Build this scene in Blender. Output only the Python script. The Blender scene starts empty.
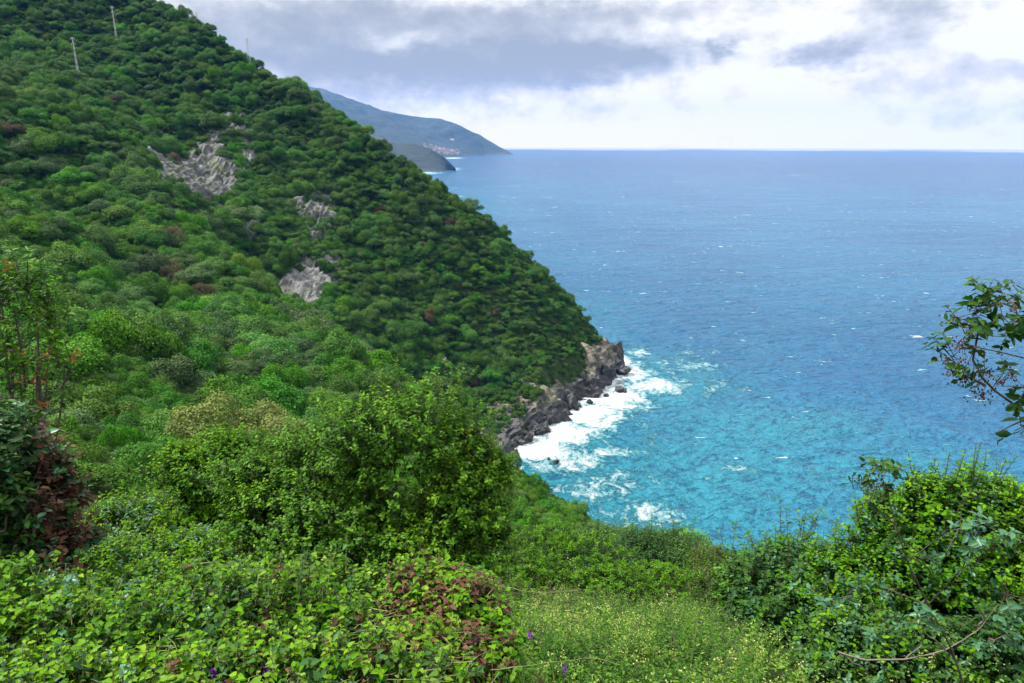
import bpy, bmesh, math, random
import numpy as np
from mathutils import Vector, Matrix

R = math.radians
rng = np.random.default_rng(7)
random.seed(7)
scene = bpy.context.scene
COL = scene.collection

# ------------------------------------------------------------------ camera
H = 120.0                      # height of the viewpoint above the sea
F_PX = 680.0                   # focal length in pixels of a 1024 px wide picture
PITCH = R(16.46)
cam_d = bpy.data.cameras.new("camera")
cam_d.sensor_width = 36.0
cam_d.lens = 36.0 * F_PX / 1024.0
cam_d.clip_start = 0.05
cam_d.clip_end = 80000.0
cam = bpy.data.objects.new("camera", cam_d)
cam.location = (0, 0, H)
cam.rotation_euler = (R(90) - PITCH, 0, 0)
COL.objects.link(cam)
scene.camera = cam

scene.view_settings.view_transform = 'Standard'
scene.view_settings.look = 'None'
scene.view_settings.exposure = 0.90
scene.view_settings.gamma = 1.0
scene.view_settings.use_curve_mapping = False
scene.cycles.max_bounces = 6
scene.cycles.diffuse_bounces = 3
scene.cycles.glossy_bounces = 2
scene.cycles.transmission_bounces = 3
scene.cycles.volume_bounces = 0
scene.cycles.sample_clamp_indirect = 4.0
scene.cycles.use_denoising = True

ST, CT = math.sin(PITCH), math.cos(PITCH)


def ray(px, py):
    a = (px - 512.0) / F_PX
    b = (341.5 - py) / F_PX
    return np.array([a, CT + b * ST, -ST + b * CT])


def W(px, py, Y):
    """the point seen in direction (px,py) at forward distance Y from the viewpoint"""
    d = ray(px, py)
    return np.array([0, 0, H]) + d * (Y / d[1])


def SEA(px, py):
    d = ray(px, py)
    return np.array([0, 0, H]) + d * (H / -d[2])


def azel(px, py):
    d = ray(px, py)
    return math.degrees(math.atan2(d[0], d[1])), math.degrees(math.atan2(d[2], math.hypot(d[0], d[1])))


# ------------------------------------------------------------------ node helper
class NT:
    def __init__(self, tree):
        self.t = tree
        self.n = tree.nodes
        self.l = tree.links

    def node(self, typ, **kw):
        n = self.n.new(typ)
        for k, v in kw.items():
            setattr(n, k, v)
        return n

    def put(self, sock, v):
        if v is None:
            return
        if hasattr(v, 'links') or isinstance(v, bpy.types.NodeSocket):
            self.l.new(v, sock)
        else:
            sock.default_value = v

    def m(self, op, a, b=None, c=None, clamp=False):
        n = self.node('ShaderNodeMath', operation=op, use_clamp=clamp)
        self.put(n.inputs[0], a); self.put(n.inputs[1], b); self.put(n.inputs[2], c)
        return n.outputs[0]

    def vm(self, op, a, b=None):
        n = self.node('ShaderNodeVectorMath', operation=op)
        self.put(n.inputs[0], a); self.put(n.inputs[1], b)
        return n.outputs[0]

    def xyz(self, x, y, z):
        n = self.node('ShaderNodeCombineXYZ')
        self.put(n.inputs[0], x); self.put(n.inputs[1], y); self.put(n.inputs[2], z)
        return n.outputs[0]

    def sep(self, v):
        n = self.node('ShaderNodeSeparateXYZ'); self.put(n.inputs[0], v)
        return n.outputs[0], n.outputs[1], n.outputs[2]

    def noise(self, vec, scale, detail=3.0, rough=0.5, dist=0.0, color=False):
        n = self.node('ShaderNodeTexNoise')
        self.put(n.inputs['Vector'], vec)
        n.inputs['Scale'].default_value = scale
        n.inputs['Detail'].default_value = detail
        n.inputs['Roughness'].default_value = rough
        n.inputs['Distortion'].default_value = dist
        return n.outputs['Color'] if color else n.outputs['Fac']

    def voronoi(self, vec, scale, feature='F1'):
        n = self.node('ShaderNodeTexVoronoi', feature=feature)
        self.put(n.inputs['Vector'], vec)
        n.inputs['Scale'].default_value = scale
        return n.outputs['Distance']

    def ramp(self, fac, stops, interp='LINEAR'):
        n = self.node('ShaderNodeValToRGB')
        n.color_ramp.interpolation = interp
        el = n.color_ramp.elements
        while len(el) < len(stops):
            el.new(0.5)
        for e, (p, c) in zip(el, stops):
            e.position = p
            e.color = (*c, 1.0) if len(c) == 3 else c
        self.put(n.inputs[0], fac)
        return n.outputs[0]

    def mix(self, fac, a, b, blend='MIX'):
        n = self.node('ShaderNodeMix', data_type='RGBA', blend_type=blend)
        self.put(n.inputs[0], fac)
        for s, v in ((n.inputs[6], a), (n.inputs[7], b)):
            if isinstance(v, tuple) and len(v) == 3:
                v = (*v, 1.0)
            self.put(s, v)
        return n.outputs[2]

    def step(self, v, lo, hi):
        n = self.node('ShaderNodeMapRange', interpolation_type='SMOOTHSTEP')
        self.put(n.inputs[0], v)
        self.put(n.inputs[1], lo); self.put(n.inputs[2], hi)
        return n.outputs[0]

    def attr(self, name):
        n = self.node('ShaderNodeAttribute', attribute_name=name)
        return n.outputs['Fac']

    def bump(self, height, strength, dist, normal=None):
        n = self.node('ShaderNodeBump')
        n.inputs['Strength'].default_value = strength
        n.inputs['Distance'].default_value = dist
        self.put(n.inputs['Height'], height)
        if normal is not None:
            self.put(n.inputs['Normal'], normal)
        return n.outputs[0]


def material(name):
    m = bpy.data.materials.new(name)
    m.use_nodes = True
    N = NT(m.node_tree)
    p = m.node_tree.nodes['Principled BSDF']
    return m, N, p


# ------------------------------------------------------------------ sky and sun
SUN_EL, SUN_AZ = 58.0, -75.0      # sun high on the left, a little behind, veiled by cloud
world = bpy.data.worlds.new("World")
scene.world = world
world.use_nodes = True
N = NT(world.node_tree)
bg = world.node_tree.nodes['Background']
sky = N.node('ShaderNodeTexSky', sky_type='NISHITA')
sky.sun_disc = False
sky.sun_elevation = R(SUN_EL)
sky.sun_rotation = R(SUN_AZ)
sky.altitude = 100
tc = N.node('ShaderNodeTexCoord')
sx, sy, sz = N.sep(tc.outputs['Generated'])
az = N.m('MULTIPLY', N.m('ARCTAN2', sx, sy), 57.2958)
el = N.m('MULTIPLY', N.m('ARCSINE', sz), 57.2958)
# slow warp of the cloud field so that its edges are ragged
wv = N.xyz(N.m('MULTIPLY', az, 0.11), N.m('MULTIPLY', el, 0.30), 0.0)
wn = N.noise(wv, 1.0, 6.0, 0.58, color=True)
wx, wy, wz = N.sep(wn)
wn2 = N.noise(N.xyz(N.m('MULTIPLY', az, 0.20), N.m('MULTIPLY', el, 0.28), 2.0), 2.6, 5.0, 0.58, color=True)
vx, vy, vz = N.sep(wn2)
azw = N.m('ADD', az, N.m('ADD', N.m('MULTIPLY', N.m('SUBTRACT', wx, 0.5), 11.0), N.m('MULTIPLY', N.m('SUBTRACT', vx, 0.5), 5.0)))
elw = N.m('ADD', el, N.m('ADD', N.m('MULTIPLY', N.m('SUBTRACT', wy, 0.5), 3.6), N.m('MULTIPLY', N.m('SUBTRACT', vy, 0.5), 2.2)))
blobs = [  # px, py, half width, half height, weight
    (300, 18, 170, 26, 0.62), (430, 76, 120, 26, 0.80), (540, 50, 110, 26, 0.66), (625, 58, 58, 17, 0.65),
    (330, 60, 90, 30, 0.45), (720, 45, 18, 11, 0.65), (825, 56, 30, 13, 0.70), (912, 20, 46, 42, 0.55), (560, 8, 260, 14, 0.45),
    (900, 88, 80, 10, 0.30), (1000, 72, 44, 10, 0.32), (575, 80, 22, 9, 0.45), (960, 112, 130, 11, 0.26), (640, 112, 120, 9, 0.14),
    (405, 40, 48, 10, -0.45), (590, 68, 30, 6, -0.2), (780, 120, 200, 14, -0.1),
    (230, 55, 70, 24, 0.25)]
dens = None
for (px, py, rx, ry, w) in blobs:
    a0, e0 = azel(px, py)
    a1, _ = azel(px + rx, py); _, e1 = azel(px, py - ry)
    da, de = abs(a1 - a0), abs(e1 - e0)
    u = N.m('DIVIDE', N.m('SUBTRACT', azw, a0), da)
    v = N.m('DIVIDE', N.m('SUBTRACT', elw, e0), de)
    r2 = N.m('ADD', N.m('MULTIPLY', u, u), N.m('MULTIPLY', v, v))
    g = N.m('MULTIPLY', N.m('EXPONENT', N.m('MULTIPLY', r2, -0.75)), w)
    dens = g if dens is None else N.m('ADD', dens, g)
# broad banks over the rest of the sky
bank = N.noise(N.xyz(N.m('MULTIPLY', az, 0.03), N.m('MULTIPLY', el, 0.05), 3.0), 1.0, 6.0, 0.6)
bankm = N.m('MULTIPLY', N.step(el, 11.0, 22.0), N.m('MULTIPLY', N.step(bank, 0.45, 0.75), 0.8))
dens = N.m('ADD', dens, bankm)
pv_ = N.xyz(N.m('MULTIPLY', az, 0.20), N.m('MULTIPLY', el, 0.30), 7.0)
fine = N.noise(pv_, 1.9, 5.0, 0.58)
dens = N.m('ADD', dens, N.m('MULTIPLY', N.m('SUBTRACT', fine, 0.5), 1.05))
cloudcol = N.ramp(dens, [(0.0, (1.12, 1.07, 1.04)), (0.12, (1.02, 0.99, 0.985)), (0.30, (0.80, 0.80, 0.82)),
                         (0.58, (0.54, 0.56, 0.62)), (1.0, (0.36, 0.385, 0.45))], 'B_SPLINE')
# unseen sky overhead, outside the picture, is brightened to light the foliage
over = N.m('ADD', N.m('ADD', 0.60, N.m('MULTIPLY', N.step(el, 6.0, 0.0), 0.04)), N.m('MULTIPLY', N.step(el, 11.0, 55.0), 1.0))
lowg = N.step(el, 7.0, 0.0)     # warm white glow along the horizon
cl = N.vm('MULTIPLY', cloudcol, N.xyz(N.m('MULTIPLY', over, N.m('ADD', 10.2, N.m('MULTIPLY', lowg, 2.5))), N.m('MULTIPLY', over, N.m('ADD', 10.0, N.m('MULTIPLY', lowg, 0.5))), N.m('MULTIPLY', over, 9.8)))
gap = N.m('MULTIPLY', N.step(dens, 0.10, 0.0), N.step(el, 14.0, 30.0))
skymix = N.mix(N.m('MULTIPLY', gap, 0.25), cl, sky.outputs[0])
N.l.new(skymix, bg.inputs['Color'])
bg.inputs['Strength'].default_value = 0.10

sun_d = bpy.data.lights.new("sun", 'SUN')
sun_d.energy = 4.9
sun_d.angle = R(5)
sun_d.color = (1.0, 0.95, 0.86)
sun = bpy.data.objects.new("sun", sun_d)
sdir = Vector((math.sin(R(SUN_AZ)) * math.cos(R(SUN_EL)), math.cos(R(SUN_AZ)) * math.cos(R(SUN_EL)), math.sin(R(SUN_EL))))
sun.rotation_euler = sdir.to_track_quat('Z', 'Y').to_euler()
sun.location = (0, 0, 400)
COL.objects.link(sun)


# ------------------------------------------------------------------ object helpers
def tag(o, label=None, cat=None, group=None, kind=None):
    if label: o['label'] = label
    if cat: o['category'] = cat
    if group: o['group'] = group
    if kind: o['kind'] = kind
    return o


def link(o, parent=None):
    COL.objects.link(o)
    if parent is not None:
        o.parent = parent
    return o


def empty(name, loc, rz=0.0):
    o = bpy.data.objects.new(name, None)
    o.empty_display_size = 0.3
    o.location = tuple(float(v) for v in loc)
    o.rotation_euler = (0, 0, rz)
    return link(o)


def np_mesh(name, verts, quads=None, tris=None, mats=None, attrs=None, smooth=False, mat_index=None):
    me = bpy.data.meshes.new(name)
    verts = np.asarray(verts, dtype=np.float32)
    nq = 0 if quads is None else len(quads)
    nt = 0 if tris is None else len(tris)
    me.vertices.add(len(verts))
    me.vertices.foreach_set('co', verts.ravel())
    loops = []
    if nq: loops.append(np.asarray(quads, dtype=np.int32).ravel())
    if nt: loops.append(np.asarray(tris, dtype=np.int32).ravel())
    loops = np.concatenate(loops) if loops else np.zeros(0, np.int32)
    me.loops.add(len(loops))
    me.loops.foreach_set('vertex_index', loops)
    me.polygons.add(nq + nt)
    starts = np.concatenate([np.arange(nq) * 4, nq * 4 + np.arange(nt) * 3]).astype(np.int32)
    me.polygons.foreach_set('loop_start', starts)
    if mat_index is not None:
        me.polygons.foreach_set('material_index', np.asarray(mat_index, dtype=np.int32))
    me.update(calc_edges=True)
    if smooth:
        me.polygons.foreach_set('use_smooth', np.ones(nq + nt, dtype=bool))
    for k, v in (attrs or {}).items():
        a = me.attributes.new(k, 'FLOAT', 'POINT')
        a.data.foreach_set('value', np.asarray(v, dtype=np.float32))
    for m in (mats or []):
        me.materials.append(m)
    me.validate()
    return me


def obj(name, me, parent=None):
    return link(bpy.data.objects.new(name, me), parent)


# ------------------------------------------------------------------ numpy noise
def _hash(ix, iy, iz, seed):
    h = (ix.astype(np.int64) * 374761393 + iy.astype(np.int64) * 668265263 + iz.astype(np.int64) * 2147483647 + seed * 1274126177) & 0xFFFFFFFF
    h = ((h ^ (h >> 13)) * 1274126177) & 0xFFFFFFFF
    h = ((h ^ (h >> 16)) * 2246822519) & 0xFFFFFFFF
    return ((h ^ (h >> 15)) & 0xFFFF) / 65535.0


def vnoise(x, y, z=0.0, seed=0):
    x = np.asarray(x, float); y = np.asarray(y, float); z = np.asarray(z, float) + 0 * x
    ix, iy, iz = np.floor(x), np.floor(y), np.floor(z)
    fx, fy, fz = x - ix, y - iy, z - iz
    fx, fy, fz = [t * t * t * (t * (t * 6 - 15) + 10) for t in (fx, fy, fz)]
    r = 0
    for dx in (0, 1):
        for dy in (0, 1):
            for dz in (0, 1):
                w = (fx if dx else 1 - fx) * (fy if dy else 1 - fy) * (fz if dz else 1 - fz)
                r = r + w * _hash(ix + dx, iy + dy, iz + dz, seed)
    return r * 2 - 1


def fbm(x, y, z=0.0, oct=4, seed=0, gain=0.5, ridged=False):
    r, a, f, s = 0, 1.0, 1.0, 0
    for i in range(oct):
        n = vnoise(np.asarray(x) * f, np.asarray(y) * f, np.asarray(z) * f, seed + i * 17)
        if ridged: n = 1 - 2 * np.abs(n)
        r = r + a * n; s += a
        a *= gain; f *= 2.03
    return r / s


# ------------------------------------------------------------------ terrain: heights from surveyed points
pts = []
def cp(px, py, Y, dz=0.0):
    p = W(px, py, Y); p[2] += dz; pts.append(p); return p

# crest of the main headland and its back slope
CREST = [(-260, -330, 560), (-60, -175, 530), (80, -104, 505), (185, -22, 480), (245, 24, 460), (320, 82, 430), (400, 146, 402), (470, 207, 378),
         (540, 279, 357), (587, 327, 346), (606, 350, 341)]
for i, (px, py, Y) in enumerate(CREST):
    p = cp(px, py, Y)
    k = 1.0 if i < 8 else 0.6
    pts.append(p + np.array([10, 45 * k, -26 * k]))
    pts.append(p + np.array([25, 130, -26 - 0.62 * max(p[2] - 20, 20) * 0.7]))
    pts.append(p + np.array([40, 260, -max(p[2], 20) - 15]))
# its face towards the viewpoint
for a in [(100, 22, 440), (0, 0, 425), (-120, -60, 430), (150, 100, 385), (60, 95, 345), (-60, 90, 300), (0, 150, 262), (250, 150, 368), (205, 185, 330),
          (140, 150, 300), (330, 205, 345), (300, 292, 283), (250, 232, 300), (420, 285, 318), (390, 345, 282), (340, 330, 280), (500, 345, 308), (440, 405, 268),
          (550, 365, 300), (480, 430, 256)]:
    cp(*a)
# near spur: crest, gully behind it, bowl below the viewpoint
SPUR = [(120, 172, 280), (160, 205, 262), (200, 240, 245), (250, 288, 225), (300, 331, 208), (350, 362, 190), (400, 394, 172), (440, 422, 160),
        (480, 450, 148), (520, 480, 136), (560, 512, 128), (600, 540, 120), (640, 562, 112), (700, 582, 100)]
for i, (px, py, Y) in enumerate(SPUR):
    p = cp(px, py, Y)
    if i > 1:
        pts.append(p + np.array([9, 30, -24 - i * 0.9]))
    if i > 7:
        pts.append(p + np.array([26, 48, -46]))
for a in [(60, 235, 235), (-60, 230, 200), (0, 205, 205), (110, 265, 205), (150, 310, 178), (220, 345, 160), (60, 300, 160), (-80, 300, 140), (290, 385, 138), (210, 400, 118),
          (100, 365, 112), (0, 345, 118), (360, 420, 125), (420, 450, 105), (480, 490, 95), (560, 545, 85),
          (40, 420, 70), (-100, 400, 80), (150, 440, 62), (280, 470, 55), (400, 500, 55), (520, 555, 55), (650, 600, 55), (800, 640, 60),
          (120, 490, 28), (0, 470, 30), (260, 545, 26), (420, 575, 26), (600, 585, 28), (780, 640, 28), (950, 640, 30), (1100, 660, 40), (1200, 700, 90)]:
    cp(*a)
# the bank right under the viewpoint
for (x, y, z) in [(0, 0, -1.75), (-6, 0, -1.2), (6, 0, -2.4), (-14, 0, -0.5), (14, 0, -4.0), (0, -6, 0.6), (-10, -8, 2.5), (10, -8, -0.5), (0, -30, 14), (-30, -30, 18), (30, -30, 6),
                  (-60, 0, 8), (-100, 20, 14), (50, 0, -22), (100, -20, -60), (0, 3, -3.6), (-3, 3, -3.3), (-3, 6, -4.9), (3, 3, -3.6), (2, 6, -5.2), (1, 9, -7.3), (3, 12, -9.7),
                  (-4, 10, -7.3), (-8, 10, -6.4), (8, 8, -7.2), (10, 12, -10.3), (-1, 14, -10.2)]:
    pts.append(np.array([x, y, H + z], float))
pts = np.array(pts)
SC = 100.0
def _u(r2):
    return np.where(r2 > 0, 0.5 * r2 * np.log(np.maximum(r2, 1e-12)), 0)
_c = pts[:, :2] / SC
_K = _u(((_c[:, None] - _c[None]) ** 2).sum(-1)) + np.eye(len(_c)) * 1e-4
_Pm = np.hstack([np.ones((len(_c), 1)), _c])
_A = np.block([[_K, _Pm], [_Pm.T, np.zeros((3, 3))]])
_w = np.linalg.solve(_A, np.concatenate([pts[:, 2] / SC, np.zeros(3)]))
def tps(x, y):
    x = np.asarray(x, float); y = np.asarray(y, float); sh = x.shape
    q = np.stack([x.ravel(), y.ravel()], 1) / SC
    out = np.empty(len(q))
    for i in range(0, len(q), 40000):
        s = q[i:i + 40000]
        r2 = ((s[:, None] - _c[None]) ** 2).sum(-1)
        out[i:i + 40000] = _u(r2) @ _w[:-3] + _w[-3] + s @ _w[-2:]
    return (out * SC).reshape(sh)

# coast line, from the far side of the cape round to below the viewpoint (land on the left when walking it)
coast = [(-900, 1200), (-560, 1000), (-380, 860), (-230, 720), (-120, 600), (-40, 500), (25, 415), (50, 385)]
coast += [tuple(SEA(*q)[:2]) for q in [(613, 358), (614, 371), (604, 382), (592, 393), (575, 399), (563, 410), (552, 421), (535, 431), (522, 440), (506, 450)]]
coast += [(-9, 230), (-7, 214), (4, 198), (24, 178), (50, 160), (86, 132), (128, 92), (165, 30), (190, -60), (260, -200)]
coast = np.array(coast, float)
def smooth_line(P, n):
    seg = np.linalg.norm(np.diff(P, axis=0), axis=1); s = np.concatenate([[0], np.cumsum(seg)])
    t = np.linspace(0, s[-1], n)
    return np.stack([np.interp(t, s, P[:, k]) for k in range(P.shape[1])], 1)
land_poly = np.vstack([coast, [(-1200, -200), (-1200, 1200)]])
def seg_dist(x, y, P, closed=False):
    d = np.full(x.shape, 1e9)
    Q = np.vstack([P, P[:1]]) if closed else P
    for a, b in zip(Q[:-1], Q[1:]):
        ab = b - a; L = (ab ** 2).sum()
        t = np.clip(((x - a[0]) * ab[0] + (y - a[1]) * ab[1]) / L, 0, 1)
        d = np.minimum(d, np.hypot(x - a[0] - t * ab[0], y - a[1] - t * ab[1]))
    return d
def inside(x, y, P):
    c = np.zeros(x.shape, bool)
    for a, b in zip(P, np.roll(P, -1, axis=0)):
        cond = (a[1] > y) != (b[1] > y)
        xi = (b[0] - a[0]) * (y - a[1]) / (b[1] - a[1] + 1e-12) + a[0]
        c ^= cond & (x < xi)
    return c
def shore(x, y):
    x = np.asarray(x, float); y = np.asarray(y, float)
    d = seg_dist(x, y, coast)
    return np.where(inside(x, y, land_poly), d, -d)
def ground(x, y):
    x = np.asarray(x, float); y = np.asarray(y, float)
    z = tps(x, y)
    r = np.hypot(x, y)
    z = z + np.clip((r - 20) / 120, 0, 1) * (fbm(x / 38, y / 38, 0, 4, 5) * 5.0)
    d = shore(x, y)
    cliff = np.where(d > 0, np.where(d < 9, 1.9 * d, 17.1 + (d - 9) * 1.15), np.maximum(1.2 * d, -10)) - 1.0
    return np.minimum(z, cliff)
def ground1(x, y):
    return float(ground(np.array([x]), np.array([y]))[0])

def sinh_axis(lo, hi, n, s):
    u = np.linspace(math.asinh(lo / s), math.asinh(hi / s), n)
    return np.sinh(u) * s
GX = sinh_axis(-800, 230, 440, 25.0)
GY = sinh_axis(-60, 1000, 440, 25.0)
gx, gy = np.meshgrid(GX, GY)
gz = ground(gx, gy)
def grid_quads(ny, nx):
    i = np.arange(ny - 1)[:, None] * nx + np.arange(nx - 1)[None]
    return np.stack([i, i + 1, i + nx + 1, i + nx], -1).reshape(-1, 4)
mt_ground, N, p = material("undergrowth soil")
g = N.node('ShaderNodeNewGeometry')
P_ = g.outputs['Position']
n1 = N.noise(P_, 0.35, 6, 0.65)
n2 = N.noise(P_, 3.0, 5, 0.7)
colr = N.ramp(n1, [(0.3, (0.018, 0.03, 0.010)), (0.5, (0.03, 0.05, 0.014)), (0.62, (0.032, 0.042, 0.015)), (0.75, (0.055, 0.045, 0.028))])
colr = N.mix(N.m('MULTIPLY', n2, 0.6), colr, (0.02, 0.035, 0.01))
N.l.new(colr, p.inputs['Base Color'])
p.inputs['Roughness'].default_value = 0.95
p.inputs['Specular IOR Level'].default_value = 0.03
N.l.new(N.bump(N.m('ADD', n1, N.m('MULTIPLY', n2, 0.4)), 0.8, 0.8), p.inputs['Normal'])
me = np_mesh("hillside_terrain", np.stack([gx, gy, gz], -1).reshape(-1, 3), quads=grid_quads(*gx.shape), mats=[mt_ground], smooth=True)
tag(obj("hillside_terrain", me), kind='structure')

# ------------------------------------------------------------------ sea
ang = np.concatenate([np.linspace(-180, -62, 60)[:-1], np.linspace(-62, 62, 900), np.linspace(62, 180, 60)[1:]])
rad = np.concatenate([[4.0], np.geomspace(60, 700, 420), np.geomspace(720, 12500, 86)])
rr, aa = np.meshgrid(rad, np.radians(ang), indexing='ij')
wx_, wy_ = rr * np.sin(aa), rr * np.cos(aa)
dsh = -shore(wx_, wy_)
near = np.clip(1 - rr / 900, 0, 1)
wz_ = near * (0.35 * np.sin(wx_ * 0.19 + wy_ * 0.08 + 2 * vnoise(wx_ / 40, wy_ / 40)) + 0.45 * fbm(wx_ / 14, wy_ / 9, 0, 3, 9))
def splat(lst):
    f = np.zeros(wx_.shape)
    for (px, py, rxp, ryp, w) in lst:
        c = SEA(px, py); ex = SEA(px + rxp, py); ey = SEA(px, py + ryp)
        e1 = (ex - c)[:2]; e2 = (ey - c)[:2]
        M = np.linalg.inv(np.stack([e1, e2], 1))
        u = M[0, 0] * (wx_ - c[0]) + M[0, 1] * (wy_ - c[1]); v = M[1, 0] * (wx_ - c[0]) + M[1, 1] * (wy_ - c[1])
        f = np.maximum(f, w * np.exp(-(u * u + v * v)))
    return f
foam = splat([(628, 372, 32, 14, 1.0), (655, 386, 40, 12, .95), (612, 398, 40, 17, 1.15), (588, 415, 44, 19, 1.15), (562, 432, 42, 18, 1.2), (537, 450, 40, 17, 1.2),
              (545, 468, 26, 10, .85), (575, 462, 34, 12, .9), (605, 452, 40, 9, .75), (640, 352, 18, 8, .7), (690, 365, 44, 16, .50), (720, 388, 50, 14, .42), (700, 350, 60, 10, .36),
              (590, 490, 44, 18, .62), (622, 492, 16, 8, .75), (645, 512, 16, 14, .85), (665, 535, 26, 10, .66), (690, 545, 22, 8, .6), (735, 468, 24, 6, .62), (708, 478, 10, 5, .6),
              (760, 500, 40, 10, .3), (640, 515, 60, 26, .60), (620, 480, 50, 16, .6), (560, 490, 20, 12, .6), (820, 470, 60, 20, .25), (830, 420, 80, 30, .22), (660, 440, 60, 30, .3)])
foam = np.maximum(foam, np.clip(1.2 - dsh / 17, 0, 1))
# surf at the foot of the far capes
foam = np.maximum(foam, splat([(447, 169, 14, 2.2, 1.0), (425, 173, 22, 1.6, .75), (452, 158, 14, 1.0, .8), (432, 188, 26, 4, .55)]))
shal = np.clip(splat([(560, 470, 130, 70, 1.0), (700, 480, 190, 90, 1.0), (860, 480, 150, 45, .85), (760, 430, 140, 40, .8), (660, 390, 90, 36, .8), (900, 560, 200, 80, .9),
                      (600, 310, 60, 20, .3), (480, 205, 40, 16, .4)]) + 0.5 * np.clip(1 - dsh / 60, 0, 1), 0, 1)
nr, na = rr.shape
i0 = np.arange(nr - 1)[:, None] * na + np.arange(na - 1)[None]
quads = np.stack([i0, i0 + na, i0 + na + 1, i0 + 1], -1).reshape(-1, 4)
mt_sea, N, p = material("sea water")
g = N.node('ShaderNodeNewGeometry')
px_, py_, pz_ = N.sep(g.outputs['Position'])
flat = N.xyz(px_, py_, 0.0)
chopv = N.xyz(N.m('ADD', N.m('MULTIPLY', px_, 0.75), N.m('MULTIPLY', py_, 0.3)), N.m('ADD', N.m('MULTIPLY', py_, 1.0), N.m('MULTIPLY', px_, -0.35)), 0.0)
big = N.noise(chopv, 0.11, 4, 0.6, 0.4)
mid = N.noise(chopv, 0.30, 4, 0.62, 0.6)
sml = N.noise(chopv, 0.75, 4, 0.65, 0.4)
far_ = N.noise(N.xyz(N.m('MULTIPLY', px_, 0.5), py_, 0.0), 0.02, 3, 0.6)
hgt = N.m('ADD', N.m('ADD', N.m('MULTIPLY', big, 2.6), N.m('MULTIPLY', mid, 1.2)), N.m('ADD', N.m('MULTIPLY', sml, 0.35), N.m('MULTIPLY', far_, 6.0)))
s_at = N.attr('shallow')
patch = N.noise(flat, 0.012, 4, 0.6, 1.0)
shallow = N.m('ADD', s_at, N.m('MULTIPLY', N.m('SUBTRACT', patch, 0.5), 0.7), clamp=True)
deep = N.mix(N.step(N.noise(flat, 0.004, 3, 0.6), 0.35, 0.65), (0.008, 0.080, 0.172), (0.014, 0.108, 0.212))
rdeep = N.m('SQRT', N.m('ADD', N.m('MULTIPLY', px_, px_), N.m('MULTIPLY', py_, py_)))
deep = N.mix(N.step(N.m('ADD', rdeep, N.m('MULTIPLY', N.m('SUBTRACT', N.noise(flat, 0.0012, 4, 0.6), 0.5), 1800.0)), 700.0, 4200.0), deep, (0.003, 0.036, 0.105))   # far sea darkened: cloud shade put into the deep water colour
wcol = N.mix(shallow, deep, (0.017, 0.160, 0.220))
trough_shade = N.step(N.m('ADD', N.m('ADD', N.m('MULTIPLY', mid, 0.45), N.m('MULTIPLY', big, 0.25)), N.m('MULTIPLY', sml, 0.30)), 0.40, 0.53)
wcol = N.mix(trough_shade, N.mix(0.85, wcol, (0.003, 0.048, 0.108)), wcol)  # dark wave faces: shading of the troughs put into the water colour
# foam: streaked and lacy where it is thin, solid where it is thick
f_at = N.attr('foam')
fv = N.vm('ADD', N.xyz(px_, N.m('MULTIPLY', py_, 0.8), 0.0), N.vm('SCALE', N.noise(flat, 0.10, 4, 0.6, color=True), None))
fvn = fv.node.inputs[1].links[0].from_node; fvn.inputs['Scale'].default_value = 9.0
fn1 = N.noise(fv, 0.13, 8, 0.72, 0.8)
hole = N.step(N.voronoi(N.vm('ADD', fv, N.xyz(0.0, 0.0, 0.0)), 0.42), 0.25, 0.75)
fn3 = N.noise(fv, 0.9, 6, 0.75, 0.5)
v_ = N.m('ADD', N.m('MULTIPLY', f_at, 1.16), N.m('ADD', N.m('MULTIPLY', N.m('SUBTRACT', fn1, 0.5), 2.3), N.m('MULTIPLY', N.m('SUBTRACT', fn3, 0.5), 1.2)))
v_ = N.m('SUBTRACT', v_, N.m('MULTIPLY', hole, 0.22))
fm = N.m('MULTIPLY', N.step(v_, 0.20, 1.10), N.step(f_at, 0.04, 0.25))
# scattered white caps on the open water
cv = N.xyz(N.m('MULTIPLY', px_, 0.55), py_, 0.0)
cap = N.m('MULTIPLY', N.step(N.noise(N.xyz(N.m('MULTIPLY', px_, 0.45), py_, 2.0), 0.22, 5, 0.62, 0.8), 0.625, 0.70), N.step(N.noise(cv, 0.035, 3, 0.6), 0.46, 0.60))
cap2 = N.m('MULTIPLY', N.step(N.noise(N.xyz(N.m('MULTIPLY', px_, 0.4), py_, 5.0), 0.05, 5, 0.65, 0.6), 0.68, 0.74), 0.55)
fm = N.m('ADD', fm, N.m('ADD', N.m('MULTIPLY', cap, 0.85), cap2), clamp=True)
foamc = N.ramp(fm, [(0.0, (0.05, 0.30, 0.38)), (0.35, (0.16, 0.44, 0.52)), (0.70, (0.48, 0.60, 0.63)), (1.0, (0.64, 0.69, 0.70))])
wcol = N.mix(N.step(fm, 0.0, 0.45), wcol, foamc)
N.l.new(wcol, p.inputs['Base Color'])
N.l.new(N.m('ADD', 0.20, N.m('MULTIPLY', fm, 0.7)), p.inputs['Roughness'])
p.inputs['IOR'].default_value = 1.33
p.inputs['Specular IOR Level'].default_value = 0.24
rad_ = N.m('SQRT', N.m('ADD', N.m('MULTIPLY', px_, px_), N.m('MULTIPLY', py_, py_)))
slick = N.m('MULTIPLY', N.step(N.m('ADD', rad_, N.m('MULTIPLY', N.m('SUBTRACT', N.noise(flat, 0.0006, 3, 0.6), 0.5), 5000.0)), 9300.0, 10300.0), 0.9)   # calm slick far out
N.put(p.inputs['Roughness'], N.m('MULTIPLY', N.m('ADD', 0.20, N.m('MULTIPLY', fm, 0.7)), N.m('SUBTRACT', 1.0, slick)))
hgt = N.m('MULTIPLY', hgt, N.m('SUBTRACT', 1.0, slick))
N.l.new(N.bump(N.m('ADD', hgt, N.m('MULTIPLY', fm, 0.8)), 1.0, 2.6), p.inputs['Normal'])
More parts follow.
